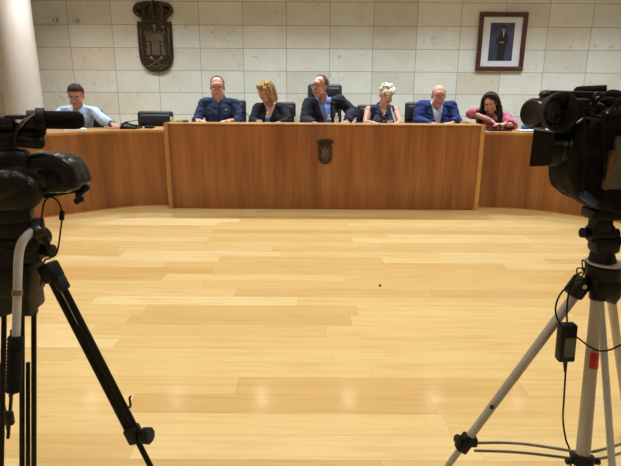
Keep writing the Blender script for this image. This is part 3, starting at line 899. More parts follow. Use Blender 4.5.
person('woman with short white-blonde curls in a sleeveless navy top, looking down', (206, 158, 140), curly,
       mk(head=(.87, 6.22, 1.205), pitch=28, yaw=14, roll=0, hs=.93, neck=(.85, 6.34, 1.075), shR=(.68, 6.34, 1.015), shL=(.99, 6.34, 1.015), elR=(.64, 6.22, .885), wrR=(.72, 6.0, .885),
       elL=(1.035, 6.22, .885), wrL=(.97, 6.0, .885), hdR=(.7, -.6, 0), hdL=(-.7, -.6, 0), pelvis=(.86, 6.38, .54), width=.96, bust=True, hand=.85,
       hairmat=hair_mat('white_blonde_hair', (224, 212, 180))), c5)

# --- 6: bald man in blue jacket
def c6(ctx):
    sm = cloth('lavender_shirt', (186, 192, 224), var=.06)
    s = garment(ctx, 'shirt', sm, .008, sleeve=.98, vneck=.06, vwidth=.032, slack=0, foldamp=.002)
    collar(ctx, sm, open_a=26)
    drape(ctx, s, 'button_placket', [(-.012, -.07), (.012, -.07), (.012, -.3), (-.012, -.3)], sm, .003)
    jm = cloth('royal_blue_jacket', (34, 50, 104), var=.16)
    j = jacket(ctx, jm, .34, .065, lap=jm)
    drape(ctx, j, 'pocket_square', [(.09, -.19), (.15, -.19), (.15, -.2), (.09, -.2)], M['red'], .003)
    glasses(ctx, M['black_plastic'])
person('bald man in blue jacket and dark glasses, reading at the desk', (204, 150, 130),
       hair_short(-.2, -.01, lambda q: q.z > .045 or q.y < -.005, thick=.005, amp=.002, side_low=-.05),
       mk(head=(1.472, 6.22, 1.195), pitch=12, hs=1.0, nk=1.12, yaw=-4, neck=(1.475, 6.33, 1.07), shR=(1.3, 6.34, 1.065), shL=(1.655, 6.34, 1.065), elR=(1.255, 6.24, .89), wrR=(1.37, 6.0, .885),
       elL=(1.70, 6.24, .89), wrL=(1.6, 6.0, .895), hdR=(.8, -.5, 0), hdL=(-.8, -.5, 0), pelvis=(1.48, 6.37, .54), width=1.05, hairmat=hair_mat('grey_brown_hair', (112, 90, 76))), c6)

# --- 7: dark-haired woman in pink
def long_hair(ctx):
    b = MB(); he = ctx.he; rr = random.Random(5)
    he(b, (0, .016, .04), (.083, .103, .082)); he(b, (0, .06, -.03), (.078, .058, .11))
    strands = []
    for i in range(34):
        a = rr.uniform(-1.95, 1.95)                      # around the back of the head, 0 = straight back
        x, y = .078*sin(a), .016+.09*cos(a)
        sx = 1 if x > 0 else -1
        drop = rr.uniform(.15, .24) if abs(a) > 1.2 else rr.uniform(.1, .16)
        root_p = ctx.H(sx*rr.uniform(0, .02), rr.uniform(-.05, .06), .118)
        p1 = ctx.H(x*.86, y*.9, .085); p2 = ctx.H(x*1.22, y*1.02, .02); p3 = ctx.H(x*1.42, y*1.03-.006, -.055)
        ph = rr.uniform(0, 6); pts = [root_p, p1, p2, p3]
        for k in range(1, 5):
            pts.append(p3+V((.014*sin(ph+k*1.7)+sx*.004*k, .010*cos(ph+k*1.9)-.012*k, -drop*k/4)))
        strands.append(pts)
        b.tube(pts, [.008, .013, .016, .017, .016, .014, .011, .005], 7, smooth=3)
    def disp(c): return .005*noise.noise(V((c.x*60, c.y*60, c.z*25)))+.003*noise.noise(c*110)
    bm = remeshed(b, .005, 1, disp)
    cut(bm, lambda c: (lambda q: q.y < -.03 and q.z < .10-.75*abs(q.x+.012) and abs(q.x) < .058 and q.z > -.13)(hloc(ctx, c)))
    finish(bm, 'hair', ctx.p.hairmat, ctx.root)
def c7(ctx):
    top = cloth('dark_red_top', (92, 44, 52)); garment(ctx, 'top', top, .006, vneck=.09, vwidth=.05, sleeves=False, foldamp=.001)
    m = cloth('pink_blouse', (184, 92, 122), var=.12)
    j = garment(ctx, 'blouse', m, .015, sleeve=.18, vneck=.26, vwidth=.07, slack=.012, foldamp=.008)
    for k in (-1, 1): drape(ctx, j, 'lapel', [(k*.075, -.02), (k*.11, -.05), (k*.09, -.12), (k*.02, -.25), (k*.008, -.25)], m, .005, .004)
    b = MB()
    w0 = ctx.wrs[1]; d = (ctx.wrs[1]-ctx.els[1]).normalized()
    b.lathe([(.03, -.006), (.033, -.003), (.033, .003), (.03, .006)], Matrix.Translation(w0-d*.015) @ frame_z(d), 20)
    b.build('bracelet', M['chrome'], ctx.root)
person('woman with long dark hair in pink blouse, leaning over her crossed arms', (200, 148, 132), long_hair,
       mk(head=(2.035, 6.1, 1.12), pitch=26, yaw=-24, roll=-6, hs=.92, neck=(2.15, 6.25, 1.0), shR=(1.975, 6.28, .985), shL=(2.295, 6.27, .94), elR=(1.835, 6.12, 1.0), wrR=(2.015, 5.98, .935),
       elL=(2.29, 6.05, .875), wrL=(2.16, 5.93, .89), hdR=(.45, -.3, -.35), hdL=(-.9, -.3, .05), palm=((0, -.3, -1), (0, 0, -1)), pelvis=(2.22, 6.34, .54), width=.96, bust=True, hand=.88,
       hairmat=hair_mat('dark_brown_long_hair', (38, 27, 26))), c7)

chair(-2.72, 6.22, .15, 1.0, 'black office chair under the man in the pale blue shirt')
chair(-1.90, 6.34, .12, .985, 'empty black office chair between the left desk and raised desk')
chair(-1.03, 6.42, 0, 1.125, 'black office chair behind the man in the dark blue shirt')
chair(-.41, 6.45, 0, 1.1, 'black office chair behind the blonde woman in black')
chair(.17, 6.52, 0, 1.32, 'tall black leather chair behind the man in the dark jacket')
chair(.79, 6.45, 0, 1.075, 'black office chair behind the woman in the sleeveless top')
chair(1.39, 6.44, 0, 1.11, 'black office chair behind the bald man in blue')
chair(2.26, 6.40, -.1, .97, 'black office chair under the woman in pink')

# ------------------------------------------------------------------ things on the desks
def gooseneck(x, y, z, tip, label):
    t = thing('desk_microphone', label, 'microphone', (x, y, z), 0, 'gooseneck microphones on the desks')
    b = MB().box((x, y, z+.012), (.09, .11, .024), bev=.008).cyl((x, y+.02, z+.02), (x, y+.02, z+.045), .013, seg=16)
    b.build('base', M['black_plastic'], t)
    T = V(tip); m = V((x, y+.02, z+.045)).lerp(T, .5)+V((0, 0, .03))
    MB().tube([(x, y+.02, z+.04), m, T], .0035, 8, smooth=6).build('gooseneck', M['black_metal'], t)
    d = (T-m).normalized()
    MB().cap(T, T+d*.035, .009, .009).build('microphone_head', M['foam'], t)
ZT = .86
gooseneck(-.70+.02, 5.93, ZT, at(245, 113.5, 5.97), 'gooseneck microphone between the dark blue shirt man and the blonde woman')
gooseneck(-.13, 5.93, ZT, at(291.5, 117.5, 5.95), 'gooseneck microphone between the blonde woman and the man in dark jacket')
gooseneck(.50, 5.93, ZT, at(357, 119.5, 5.95), 'gooseneck microphone left of the woman in sleeveless navy')
gooseneck(1.16, 5.93, ZT, at(409, 119, 5.95), 'gooseneck microphone left of the bald man in blue')
gooseneck(-1.80, 5.90, .826, at(128, 122.0, 5.8), 'gooseneck microphone on the left desk before the empty chair')

def bottle(x, y, label, h=.15, blue=True):
    t = thing('water_bottle', label, 'bottle', (x, y, ZT), 0, 'small water bottles on the raised desk')
    X = Matrix.Translation((x, y, ZT))
    b = MB().lathe([(0, 0), (.02, 0), (.023, .006), (.023, h*.62), (.019, h*.74), (.009, h*.86), (.009, h*.92), (0, h*.92)], X, 20)
    b.build('bottle_body', M['bottle'], t)
    MB().lathe([(.0236, h*.28), (.0242, h*.3), (.0242, h*.56), (.0236, h*.58)], X, 20).build('bottle_label', M['label_blue' if blue else 'paper'], t)
    MB().lathe([(0, h*.9), (.0118, h*.9), (.0118, h*1.0), (.0105, h*1.02), (0, h*1.02)], X, 20).build('bottle_cap', M['white_plastic'], t)
p = at(267.5, 119, 5.93); bottle(p.x, 5.93, 'water bottle in front of the blonde woman')
p = at(329, 119, 5.9); bottle(p.x, 5.9, 'left water bottle before the man in the dark jacket', .125)
p = at(336.5, 119, 5.92); bottle(p.x, 5.92, 'right water bottle before the man in the dark jacket', .14, False)
def tumbler(x, y, z, label, h=.1, r=.033, mat='glass'):
    X = Matrix.Translation((x, y, z))
    b = MB().lathe([(0, 0), (r*.82, 0), (r, h), (r-.0025, h), (r*.82-.0025, .006), (0, .006)], X, 24)
    tag(b.build('drinking_glass', M['bottle' if mat == 'glass' else mat]), label, 'glass' if mat == 'glass' else 'cup', 'drinking glasses on the desks')
p = at(297, 119, 5.92); tumbler(p.x, 5.92, ZT, 'clear glass right of the blonde woman', .1)
p = at(262, 120, 5.9); tumbler(p.x-.03, 5.9, ZT, 'clear glass left of the water bottle before the blonde woman', .065)
p = at(390, 121, 5.9); tumbler(p.x, 5.9, ZT, 'white cup in front of the woman in sleeveless navy', .065, .03, 'white_plastic')
p = at(463, 121, 5.9); tumbler(p.x, 5.9, ZT, 'white cup near the right end of the raised desk', .065, .028, 'white_plastic')
p = at(461, 119, 5.95)
t = thing('small_dark_bottle', 'small dark bottle near the right end of the raised desk', 'bottle', (p.x-.03, 5.97, ZT))
MB().lathe([(0, 0), (.016, 0), (.018, .004), (.018, .065), (.008, .08), (0, .08)], Matrix.Translation((p.x-.03, 5.97, ZT)), 16).build('bottle_body', M['black_gloss'], t)
MB().cyl((p.x-.03, 5.97, ZT+.08), (p.x-.03, 5.97, ZT+.1), .009).build('bottle_cap', M['black_plastic'], t)
# left end of the raised desk: small cup, card and paper pile on the ledge
tag(MB().lathe([(0, 0), (.014, 0), (.02, .028), (.022, .055), (.02, .055), (.018, .03), (0, .006)], Matrix.Translation((at(172, 121, 5.72).x, 5.72, CZ)), 20).build('paper_cup', M['white_plastic']), 'small white cup at the left end of the raised desk', 'cup')
p = at(178, 121, 5.72)
tag(MB().box((p.x+.01, 5.72, CZ+.012), (.07, .08, .024), Matrix.Rotation(.3, 3, 'Z'), bev=.002).build('folded_card', M['beige_item']), 'beige folded card at the left end of the raised desk', 'card')
p = at(184, 120, 5.72)
tag(MB().box((p.x+.015, 5.73, CZ+.0105), (.05, .07, .02), bev=.006).build('rolled_cloth', M['tan_pad']), 'tan pouch on the left end of the raised desk', 'pouch')
def papers(name, x, y, z, rz, label, n=3, w=.21, d=.297, mat='paper'):
    b = MB()
    for k in range(n): b.box((x+random.uniform(-.006, .006), y+random.uniform(-.006, .006), z+.0012+k*.0022), (w, d, .002), Matrix.Rotation(rz+random.uniform(-.06, .06), 3, 'Z'))
    tag(b.build(name, M[mat]), label, 'papers', 'papers on the desks')
papers('document_sheets', -1.1, 5.98, ZT, .05, 'white papers the man in the dark blue shirt is reading', 4, .3, .2)
papers('document_sheets', -.47, 6.03, ZT, .1, 'white papers in front of the blonde woman', 3, .2, .18)
papers('document_sheets', .86, 6.0, ZT, -.1, 'white papers in front of the woman in sleeveless navy', 4, .2, .2)
papers('document_sheets', 1.48, 6.03, ZT, 0, 'white papers the bald man is reading', 4, .2, .2)
papers('document_sheets', -2.52, 5.62, .826, .6, 'white papers before the man in the pale blue shirt', 5)
papers('document_sheets', 2.36, 5.76, .826, .1, 'white papers on the right desk beside the pink sleeve', 8, .2, .12)
papers('document_sheets', 2.58, 5.62, .826, .5, 'white papers on the right desk beside the big round eyecup', 12, .16, .2)
# sheet of paper held upright by woman 5
p0, p1 = at(391, 108, 6.13), at(395, 121, 6.03)
b = MB().bar(p0, p1, .05, .0025, 0, up=(1, 0, .0)); tag(b.build('folded_sheet', M['paper']), 'folded white sheet leaning at the arm of the sleeveless woman', 'paper')
# dark phone / tablet things
t = thing('telephone', 'black desk telephone before the empty chair on the left desk', 'telephone', (-1.98, 5.8, .826))
MB().prism([(-.09, 0), (.09, 0), (.09, .015), (-.09, .035)], -.1, .1, Matrix.Translation((-1.98, 5.83, .826)) @ Matrix.Rotation(pi/2, 4, 'X')).build('base', M['black_plastic'], t)
MB().tube([(-2.07, 5.78, .87), (-2.02, 5.78, .885), (-1.94, 5.78, .868), (-1.89, 5.78, .855)], [.016, .01, .01, .016], 10, smooth=4).build('handset', M['black_gloss'], t)
t = thing('tablet_computer', 'dark tablet lying on the right desk under the crossed arms', 'tablet', (2.06, 5.84, .827))
MB().box((2.07, 5.84, .833), (.24, .17, .012), bev=.004).build('tablet_body', M['black_plastic'], t)
MB().box((2.07, 5.84, .8396), (.21, .145, .001)).build('screen', M['screen'], t)
t = thing('cloth_bag', 'dark blue soft bag lying on the right desk', 'bag', (2.5, 5.85, .826))
b = MB(); rr = random.Random(2)
for k in range(9): b.ell((2.47+rr.uniform(-.09, .09), 5.86+rr.uniform(-.05, .05), .855+rr.uniform(-.005, .02)), (.06, .045, .028))
bm = remeshed(b, .006, 3, lambda c: .008*noise.noise(c*28))
for v in bm.verts: v.co.z = max(v.co.z, .8265)
finish(bm, 'bag_body', M['navy'], t)
MB().tube([(2.40, 5.83, .86), (2.44, 5.8, .9), (2.52, 5.8, .9), (2.56, 5.83, .86)], .006, 8, smooth=4).build('strap', M['cover'], t)

# ------------------------------------------------------------------ left camcorder on its tripod
YL = 1.5
def L(x, y, dy=0.): return at(x, y, YL+dy)
base = L(15, 262)
tr = thing('video_tripod', 'black video tripod with a silver pan handle at left', 'tripod', (base.x, YL, 0))
top = V((L(14, 262).x, YL, L(14, 262).z))
# bowl / shoulder and centre block
MB().lathe([(0, -.02), (.035, -.02), (.06, .0), (.06, .05), (.045, .065), (0, .065)], Matrix.Translation(top), 32).build('bowl', M['black_metal'], tr)
b = MB().box(top+V((0, 0, -.05)), (.13, .11, .1), bev=.015); b.cyl(top+V((0, 0, -.17)), top+V((0, 0, -.05)), .022); b.build('shoulder', M['black_plastic'], tr)
# legs: feet spread
def dleg(parent, a, m, f, sep, w, side_dir, name='leg'):
    """double-tube upper stage from a to m, single tube to foot f"""
    a, m, f = V(a), V(m), V(f); d = (m-a).normalized(); s = V(side_dir); s = (s-d*s.dot(d)).normalized()*sep/2
    b = MB()
    for k in (-1, 1): b.cyl(a+s*k, m+s*k+d*.02, w/2, seg=14)
    b.build(name, M['black_metal'], parent) if False else None
    up = b
    up.box(a+d*.02, (.05, .05, .06), frame_z(d).to_3x3(), bev=.01)
    leg = up.build(name, M['black_metal'], parent)
    MB().cyl(a+d*.2, f, w*.42, seg=14).build('lower_tube', M['black_metal'], leg)
    c = MB().box(m, (.045, .04, .055), frame_z(d).to_3x3(), bev=.008)
    c.build('leg_clamp', M['black_plastic'], leg)
    MB().lathe([(0, 0), (.016, 0), (.018, .01), (.026, .02), (.027, .04), (.022, .046), (0, .048)], Matrix.Translation(m+s*2*0+V((.015, -.005, .0))) @ frame_z(V((1, -.25, .12))), 10).build('clamp_knob', M['black_plastic'], leg)
    MB().lathe([(0, 0), (.02, 0), (.022, .01), (.016, .03), (0, .03)], Matrix.Translation(V((f.x, f.y, 0))), 16).build('rubber_foot', M['rubber'], leg)
    return leg, d, s
fA = at(172, 492, 1.40); fA.z = .02
aA = L(48, 266, -.01); 
mA = aA.lerp(fA, .0)
# point of the leg seen at photo height of the knob
best = min((abs((lambda q: q)(0)), 0) for _ in range(1))
mA = at(134, 434, aA.y+(fA.y-aA.y)*.78)
dirA = (mA-aA).normalized(); tA = (.02-aA.z)/dirA.z; fA = aA+dirA*tA
legA, dA, sA = dleg(tr, aA, mA, fA, .025, .021, (1, 0, .4))
MB().tube([mA-dA*.10+V((.005, 0, 0)), mA-dA*.095+V((.03, 0, .004)), mA-dA*.11+V((.036, 0, .02)), mA-dA*.12+V((.045, 0, .018))], .0035, 8, smooth=4).build('hook', M['black_metal'], legA)
MB().box(aA+dA*.055+V((.02, -.01, 0)), (.035, .03, .045), frame_z(dA).to_3x3(), bev=.008).build('leg_lock', M['black_plastic'], legA)
aB = L(28, 300, .05); mB = at(28, 455, 1.42); dirB = (mB-aB).normalized(); fB = aB+dirB*((.02-aB.z)/dirB.z)
dleg(tr, aB, mB+dirB*.1, fB, .038, .016, (1, 0, 0))
aC = L(1, 300, .02); mC = at(-2, 455, 1.4); dirC = (mC-aC).normalized(); fC = aC+dirC*((.02-aC.z)/dirC.z)
dleg(tr, aC, mC+dirC*.1, fC, .022, .016, (1, 0, 0))
# hanging spreader with joint
b = MB().tube([L(12, 330), L(11, 400), L(8, 438)], .006, 8).tube([L(10, 396), L(22, 384)], .006, 8).tube([L(8, 430), L(3, 400)], .005, 8).box(L(9, 418), (.03, .02, .05), bev=.006)
b.build('spreader', M['black_metal'], tr)
MB().box(L(13, 287)+V((-.01, .03, 0)), (.13, .10, .17), bev=.012).build('side_block', M['black_plastic'], tr)
# fluid head
b = MB(); b.box(L(18, 248), (.15, .09, .075), bev=.012).box(L(14, 228), (.15, .08, .05), bev=.006); b.cyl(L(34, 240)+V((0, -.05, 0)), L(34, 240)+V((0, .05, 0)), .033, seg=28, bev=.005)
b.build('fluid_head', M['black_plastic'], tr)
b = MB().lathe([(0, 0), (.014, 0), (.02, .012), (.02, .03), (0, .034)], Matrix.Translation(L(44, 250)) @ frame_z(V((1, -.3, 0))), 12)
b.tube([L(44, 236, -.03), L(50, 250, -.03)], [.01, .007], 8); b.build('tilt_lock_knob', M['black_plastic'], tr)
# pan handle: silver tube, brass collar, grip
hd = [L(40, 229, -.05), L(30, 233, -.07), L(22, 243, -.09), L(18.5, 258, -.1), L(17.5, 290, -.115), L(16, 338, -.14)]
MB().tube(hd, [.011, .012, .0125, .0125, .012, .0115], 16, smooth=5).build('pan_handle', M['silver_blue'], tr)
q0, q1 = L(17.4, 290, -.115), L(17.2, 295, -.118)
MB().cyl(q0, q1, .0142, seg=20).build('handle_collar', M['brass'], tr)
g0, g1 = L(15.5, 336, -.14), L(13.5, 392, -.175); gd = (g1-g0); b = MB()
prof = [(0, 0), (.018, 0), (.021, .006)]
nn = 14
for k in range(nn): z = .01+(gd.length-.02)*k/nn; prof += [(.022, z), (.0195, z+(gd.length-.02)/nn*.6)]
prof += [(.0225, gd.length-.006), (.018, gd.length), (0, gd.length)]
b.lathe(prof, Matrix.Translation(g0) @ frame_z(gd), 18); b.build('handle_grip', M['rubber'], tr)
MB().cyl(L(40, 232, -.045), L(31, 233, -.07), .02, .018, seg=16, bev=.002).build('handle_clamp', M['black_plastic'], tr)

cmn = thing('camcorder', 'black camcorder with foam microphone pointing to the dais, left side', 'video camera', tuple(L(15, 222)))
ax = V((cos(radians(22)), sin(radians(22)), 0))         # where the lens points
def LA(x, y): # point on the optical plane of the camcorder (its length runs obliquely into the room)
    p_ = L(x, y); s_ = (p_.x-L(15, 150).x)
    # solve for distance so that the point lies on the vertical plane through (15,150) along ax
    x0, y0 = L(15, 150).x, YL
    k = at(x, y, 1.0).x
    Y = (y0*ax.x-x0*ax.y)/(ax.x-k*ax.y)
    return at(x, y, Y)
sd = V((-ax.y, ax.x, 0))
RC = frame3(ax, sd, V((0, 0, 1)))
def AX(o, rot=None): return Matrix.Translation(o) @ frame_z(ax)
# body shell, rear left beyond the frame
b = MB()
c0 = LA(8, 185)
b.box(c0+ax*-.03, (.20, .12, .135), RC, bev=.03, seg=4)
b.box(LA(5, 160)+ax*-.02, (.17, .10, .06), RC, bev=.02, seg=3)
b.box(LA(12, 212)+ax*-.01, (.13, .10, .06), RC, bev=.015, seg=3)
b.ell(LA(22, 190)-sd*.05, (.06, .03, .055), RC)
b.ell(LA(8, 182)-sd*.055, (.07, .03, .045), RC)
b.build('camera_body', M['black_plastic'], cmn)
b = MB()
b.box(LA(26, 188)-sd*.066, (.03, .012, .06), RC, bev=.006); b.box(LA(6, 200)-sd*.063, (.05, .012, .035), RC, bev=.006)
b.build('side_door', M['smoke'], cmn)
b = MB()
for k, (x, y) in enumerate(((2, 175), (10, 172), (18, 170), (33, 178))): b.cyl(LA(x, y)-sd*.06, LA(x, y)-sd*.085, .006, seg=12, bev=.001)
b.build('control_button', M['grey_panel'], cmn)
# lens barrel
l0 = LA(30, 177); lp = (LA(84, 180)-l0).dot(ax)
b = MB(); b.lathe([(0, 0), (.052, 0), (.054, .01), (.054, .045), (.05, .05), (.05, .06), (.053, .063), (.053, .1), (.049, .104), (.047, lp*.78), (0, lp*.78)], AX(l0), 40)
b.build('lens_barrel', M['black_gloss'], cmn)
b = MB()
for z in (.068, .074, .08, .086, .092): b.lathe([(.053, z-.0018), (.0558, z-.0012), (.0558, z+.0012), (.053, z+.0018)], AX(l0), 48)
b.build('focus_ring', M['rubber'], cmn)
# bulky rounded shade around the lens
def soft_at(par, outl, Y0, ys, shr, mat, name, amp=.004, vox=.006):
    bm = bmesh.new(); rings = []
    cxm = sum(p[0] for p in outl)/len(outl); cym = sum(p[1] for p in outl)/len(outl)
    for Yd, s_ in zip(ys, shr):
        rings.append([bm.verts.new(at(cxm+(x-cxm)*s_, cym+(y-cym)*s_, Y0)+V((0, Yd, 0))) for x, y in outl])
    n = len(outl)
    for A, B in zip(rings, rings[1:]):
        for k in range(n): bm.faces.new((A[k], A[(k+1) % n], B[(k+1) % n], B[k]))
    bm.faces.new(rings[0]); bm.faces.new(rings[-1][::-1]); bmesh.ops.recalc_face_normals(bm, faces=bm.faces)
    m = MB(); m._new(bm)
    r_ = remeshed(m, vox, 3, lambda c: amp*(noise.noise(V((c.x*14, c.y*14, c.z*30)))+.4*noise.noise(c*60)))
    return finish(r_, name, mat, par)
YH = LA(60, 170).y
hood = soft_at(cmn, [(-10, 152), (20, 153), (45, 151.5), (62, 152.5), (74, 156), (80, 162), (84, 170), (87, 180), (86, 188), (74, 191), (58, 190), (44, 193), (34, 200), (28, 210), (-10, 214)], YH, (-.06, -.05, -.02, .03, .05, .06), (.82, .95, 1, 1, .95, .82), M['black_gloss'], 'lens_shade', .003)
MB().tube([at(x, y, YH)+V((0, -.058, 0)) for x, y in ((24, 160), (45, 158), (62, 159), (72, 164), (77, 174), (79, 183))], .0035, 6, smooth=5).build('shade_ridge', M['black_plastic'], hood)
MB().tube([at(x, y, YH)+V((0, -.062, 0)) for x, y in ((30, 172), (50, 169), (64, 171), (70, 180))], .006, 8, smooth=5).build('shade_strap', M['rubber'], hood)
fl = at(81, 175, YH+.05)
MB().lathe([(0, 0), (.026, 0), (.022, .005), (0, .008)], Matrix.Translation(fl) @ frame_z((.6, .8, 0)), 32).build('front_lens', M['lens'], cmn)
f0, f1 = LA(86, 181)-V((0, 0, .0)), LA(78, 199)
b = MB(); R2 = RC @ Matrix.Rotation(radians(52), 3, 'Y')
b.box(LA(83, 190), (.05, .09, .012), RC @ Matrix.Rotation(radians(-35), 3, 'Y'), bev=.004); b.box(LA(79, 199), (.03, .06, .018), RC @ Matrix.Rotation(radians(-25), 3, 'Y'), bev=.005)
b.build('lens_cover_flap', M['black_gloss'], cmn)
MB().bar(LA(40, 197), LA(79, 190), .05, .006, .002, up=(0, 0, 1)).build('lens_support_rail', M['smoke'], cmn)
# top handle assembly, microphone holder and microphone
b = MB()
b.tube([LA(-12, 150), LA(-8, 132), LA(4, 126), LA(20, 128), LA(34, 120)], [.02, .018, .016, .015, .014], 12, smooth=5)
b.box(LA(14, 138), (.12, .05, .045), RC, bev=.014, seg=3); b.box(LA(28, 141)+sd*-.01, (.09, .055, .035), RC @ Matrix.Rotation(radians(8), 3, 'Y'), bev=.012, seg=3)
b.box(LA(5, 152), (.07, .06, .06), RC, bev=.012)
b.build('carry_handle', M['black_plastic'], cmn)
b = MB().box(LA(16, 117)+ax*-.0, (.055, .06, .012), RC, bev=.005).box(LA(4, 122), (.06, .07, .03), RC, bev=.01); b.build('viewfinder', M['black_gloss'], cmn)
b = MB(); mc = LA(41, 119.5)
b.lathe([(.026, -.012), (.033, -.011), (.033, .011), (.026, .012), (.026, -.012)], Matrix.Translation(mc) @ frame_z(ax), 28)
b.bar(mc-V((0, 0, .03)), LA(38, 139), .02, .025, .003); b.cyl(mc+V((0, 0, -.02))-sd*.03, mc+V((0, 0, -.02))-sd*.05, .009, seg=12)
b.lathe([(.02, -.012), (.03, -.011), (.03, .011), (.02, .012), (.02, -.012)], Matrix.Translation(LA(32, 121)) @ frame_z(ax), 28)
b.build('microphone_holder', M['black_plastic'], cmn)
m0, m1 = LA(36, 119.7), LA(84.5, 120.5); ml = (m1-m0).length
b = MB().lathe([(0, 0), (.02, 0), (.0245, .006), (.0255, .02), (.0265, ml-.03), (.025, ml-.014), (.018, ml-.003), (.008, ml), (0, ml)], Matrix.Translation(m0) @ frame_z(m1-m0), 32)
b.build('microphone_windshield', M['foam'], cmn)
MB().tube([LA(33, 115)-sd*.01, LA(26, 119)-sd*.03, LA(20, 127)-sd*.05, LA(17, 137)-sd*.05, LA(19, 146)-sd*.045], .0042, 8, smooth=6).build('microphone_cable', M['black_gloss'], cmn)
# glint along the handle edge, modelled as a thin silver tube
MB().tube([LA(38, 113)-sd*.02, LA(30, 117)-sd*.03, LA(22, 126)-sd*.038], .002, 6, smooth=4).build('handle_edge_glint', M['silver'], cmn)
# remote cable loop with ferrite
cab = MB().tube([L(41, 236, -.02), L(42, 214, -.02), L(45, 201, -.02), L(52, 197, -.02), L(59, 203, -.02), L(62, 214, -.02), L(61, 227, -.02), L(57, 252, -.02), L(50, 258, -.02), L(44, 262, -.02), L(41, 285, -.02)], .0026, 8, smooth=8).build('remote_cable', M['rubber'])
tag(cab, 'thin black remote cable looping beside the left camcorder', 'cable')
MB().cyl(L(62.2, 211, -.02), L(61.6, 220, -.02), .0075, seg=14, bev=.002).build('ferrite_bead', M['black_plastic'], cab)

# ------------------------------------------------------------------ right tripod (silver)
YR = 1.45
def Rr(x, y, dy=0.): return at(x, y, YR+dy)
apex = Rr(603, 275, 0)
tr2 = thing('silver_tripod', 'silver aluminium tripod with black joints at right', 'tripod', (apex.x, YR, 0))
b = MB().lathe([(0, -.06), (.03, -.06), (.045, -.03), (.05, .0), (.05, .03), (.042, .036), (0, .036)], Matrix.Translation(apex), 28)
b.box(apex+V((0, -.02, -.03)), (.075, .06, .06), bev=.012)
b.build('shoulder', M['black_plastic'], tr2)
MB().lathe([(.048, 0), (.053, .001), (.053, .006), (.048, .007), (.03, .007)], Matrix.Translation(apex+V((0, 0, .036))), 32).build('shoulder_ring', M['silver'], tr2)
def sleg(a, m, r0, r1, label=None, mat='silver', flat=False):
    a, m = V(a), V(m); d = (m-a).normalized(); f = a+d*((.015-a.z)/d.z)
    b = MB()
    b.cyl(a, m, r0, r1, seg=20)
    leg = b.build('leg', M[mat], tr2)
    MB().cyl(m-d*.02, f, r1*.8, seg=16).build('lower_tube', M[mat], leg)
    MB().lathe([(0, 0), (.016, 0), (.018, .012), (.012, .03), (0, .03)], Matrix.Translation((f.x, f.y, 0)), 16).build('rubber_foot', M['rubber'], leg)
    return leg, d
# leg A to the left
aA = Rr(582, 286); mA = at(467, 440, 1.42)
lg, d = sleg(aA, mA, .0145, .0125)
b = MB().box(Rr(578, 287), (.05, .045, .065), frame_z(d).to_3x3(), bev=.01); b.cyl(Rr(578, 284)+V((0, -.03, 0)), Rr(578, 284)+V((0, .02, 0)), .016, seg=16, bev=.002); b.build('leg_joint', M['black_plastic'], lg)
MB().cyl(Rr(579, 283)+V((0, -.034, 0)), Rr(579, 283)+V((0, -.02, 0)), .007, seg=12).build('joint_bolt', M['chrome'], lg)
b = MB().box(mA+d*.012, (.036, .036, .06), frame_z(d).to_3x3(), bev=.006); b.box(at(472, 441, 1.42), (.03, .03, .03), bev=.005); b.build('leg_clamp', M['black_plastic'], lg)
MB().lathe([(0, 0), (.006, 0), (.006, .018), (.014, .02), (.016, .03), (.012, .036), (0, .036)], Matrix.Translation(mA+V((-.005, -.0, .0))) @ frame_z(V((-1, -.2, .25))), 10).build('clamp_knob', M['black_plastic'], lg)
q = aA.lerp(mA, .76); MB().ell(q+V((-.008, -.012, 0)), .007).build('rivet', M['black_plastic'], lg)
# broad leg towards the photographer
aB = Rr(597, 296, -.03); mB = at(581.5, 470, 1.30)
lg2, d = sleg(aB, mB, .0165, .0205)
b = MB().box(aB+V((0, 0, .02)), (.042, .04, .065), frame_z(d).to_3x3(), bev=.008); b.cyl(aB+V((-.005, -.03, .02)), aB+V((-.005, .0, .02)), .014, seg=14); b.build('leg_joint', M['black_plastic'], lg2)
q = aB.lerp(mB, .36); b = MB(); b.X = Matrix.Translation(q+V((.0, -.0015, 0)))
b.lathe([(.0183, -.024), (.0188, -.022), (.0188, .022), (.0183, .024)], frame_z(d), 24); 
st = b.build('red_sticker', M['red'], lg2)
me = st.data; bmx = bmesh.new(); bmx.from_mesh(me)
inv = root_inv(tr2).inverted()
bmesh.ops.delete(bmx, geom=[f for f in bmx.faces if (inv @ f.calc_center_median()-q).x < -.013 or (inv @ f.calc_center_median()-q).y > .004], context='FACES'); bmx.to_mesh(me); bmx.free()
# leg to the right: two slender tubes
aC = Rr(600, 298, -.02); mC = at(612, 466, 1.33)
lg3, d = sleg(aC, mC, .0105, .0105, mat='silver_blue')
aD = Rr(611, 296, .03); mD = at(630, 440, 1.72)
lg4, d = sleg(aD, mD, .013, .012)
MB().box(aD+V((0, 0, .01)), (.04, .04, .06), frame_z(d).to_3x3(), bev=.008).build('leg_joint', M['black_plastic'], lg4)
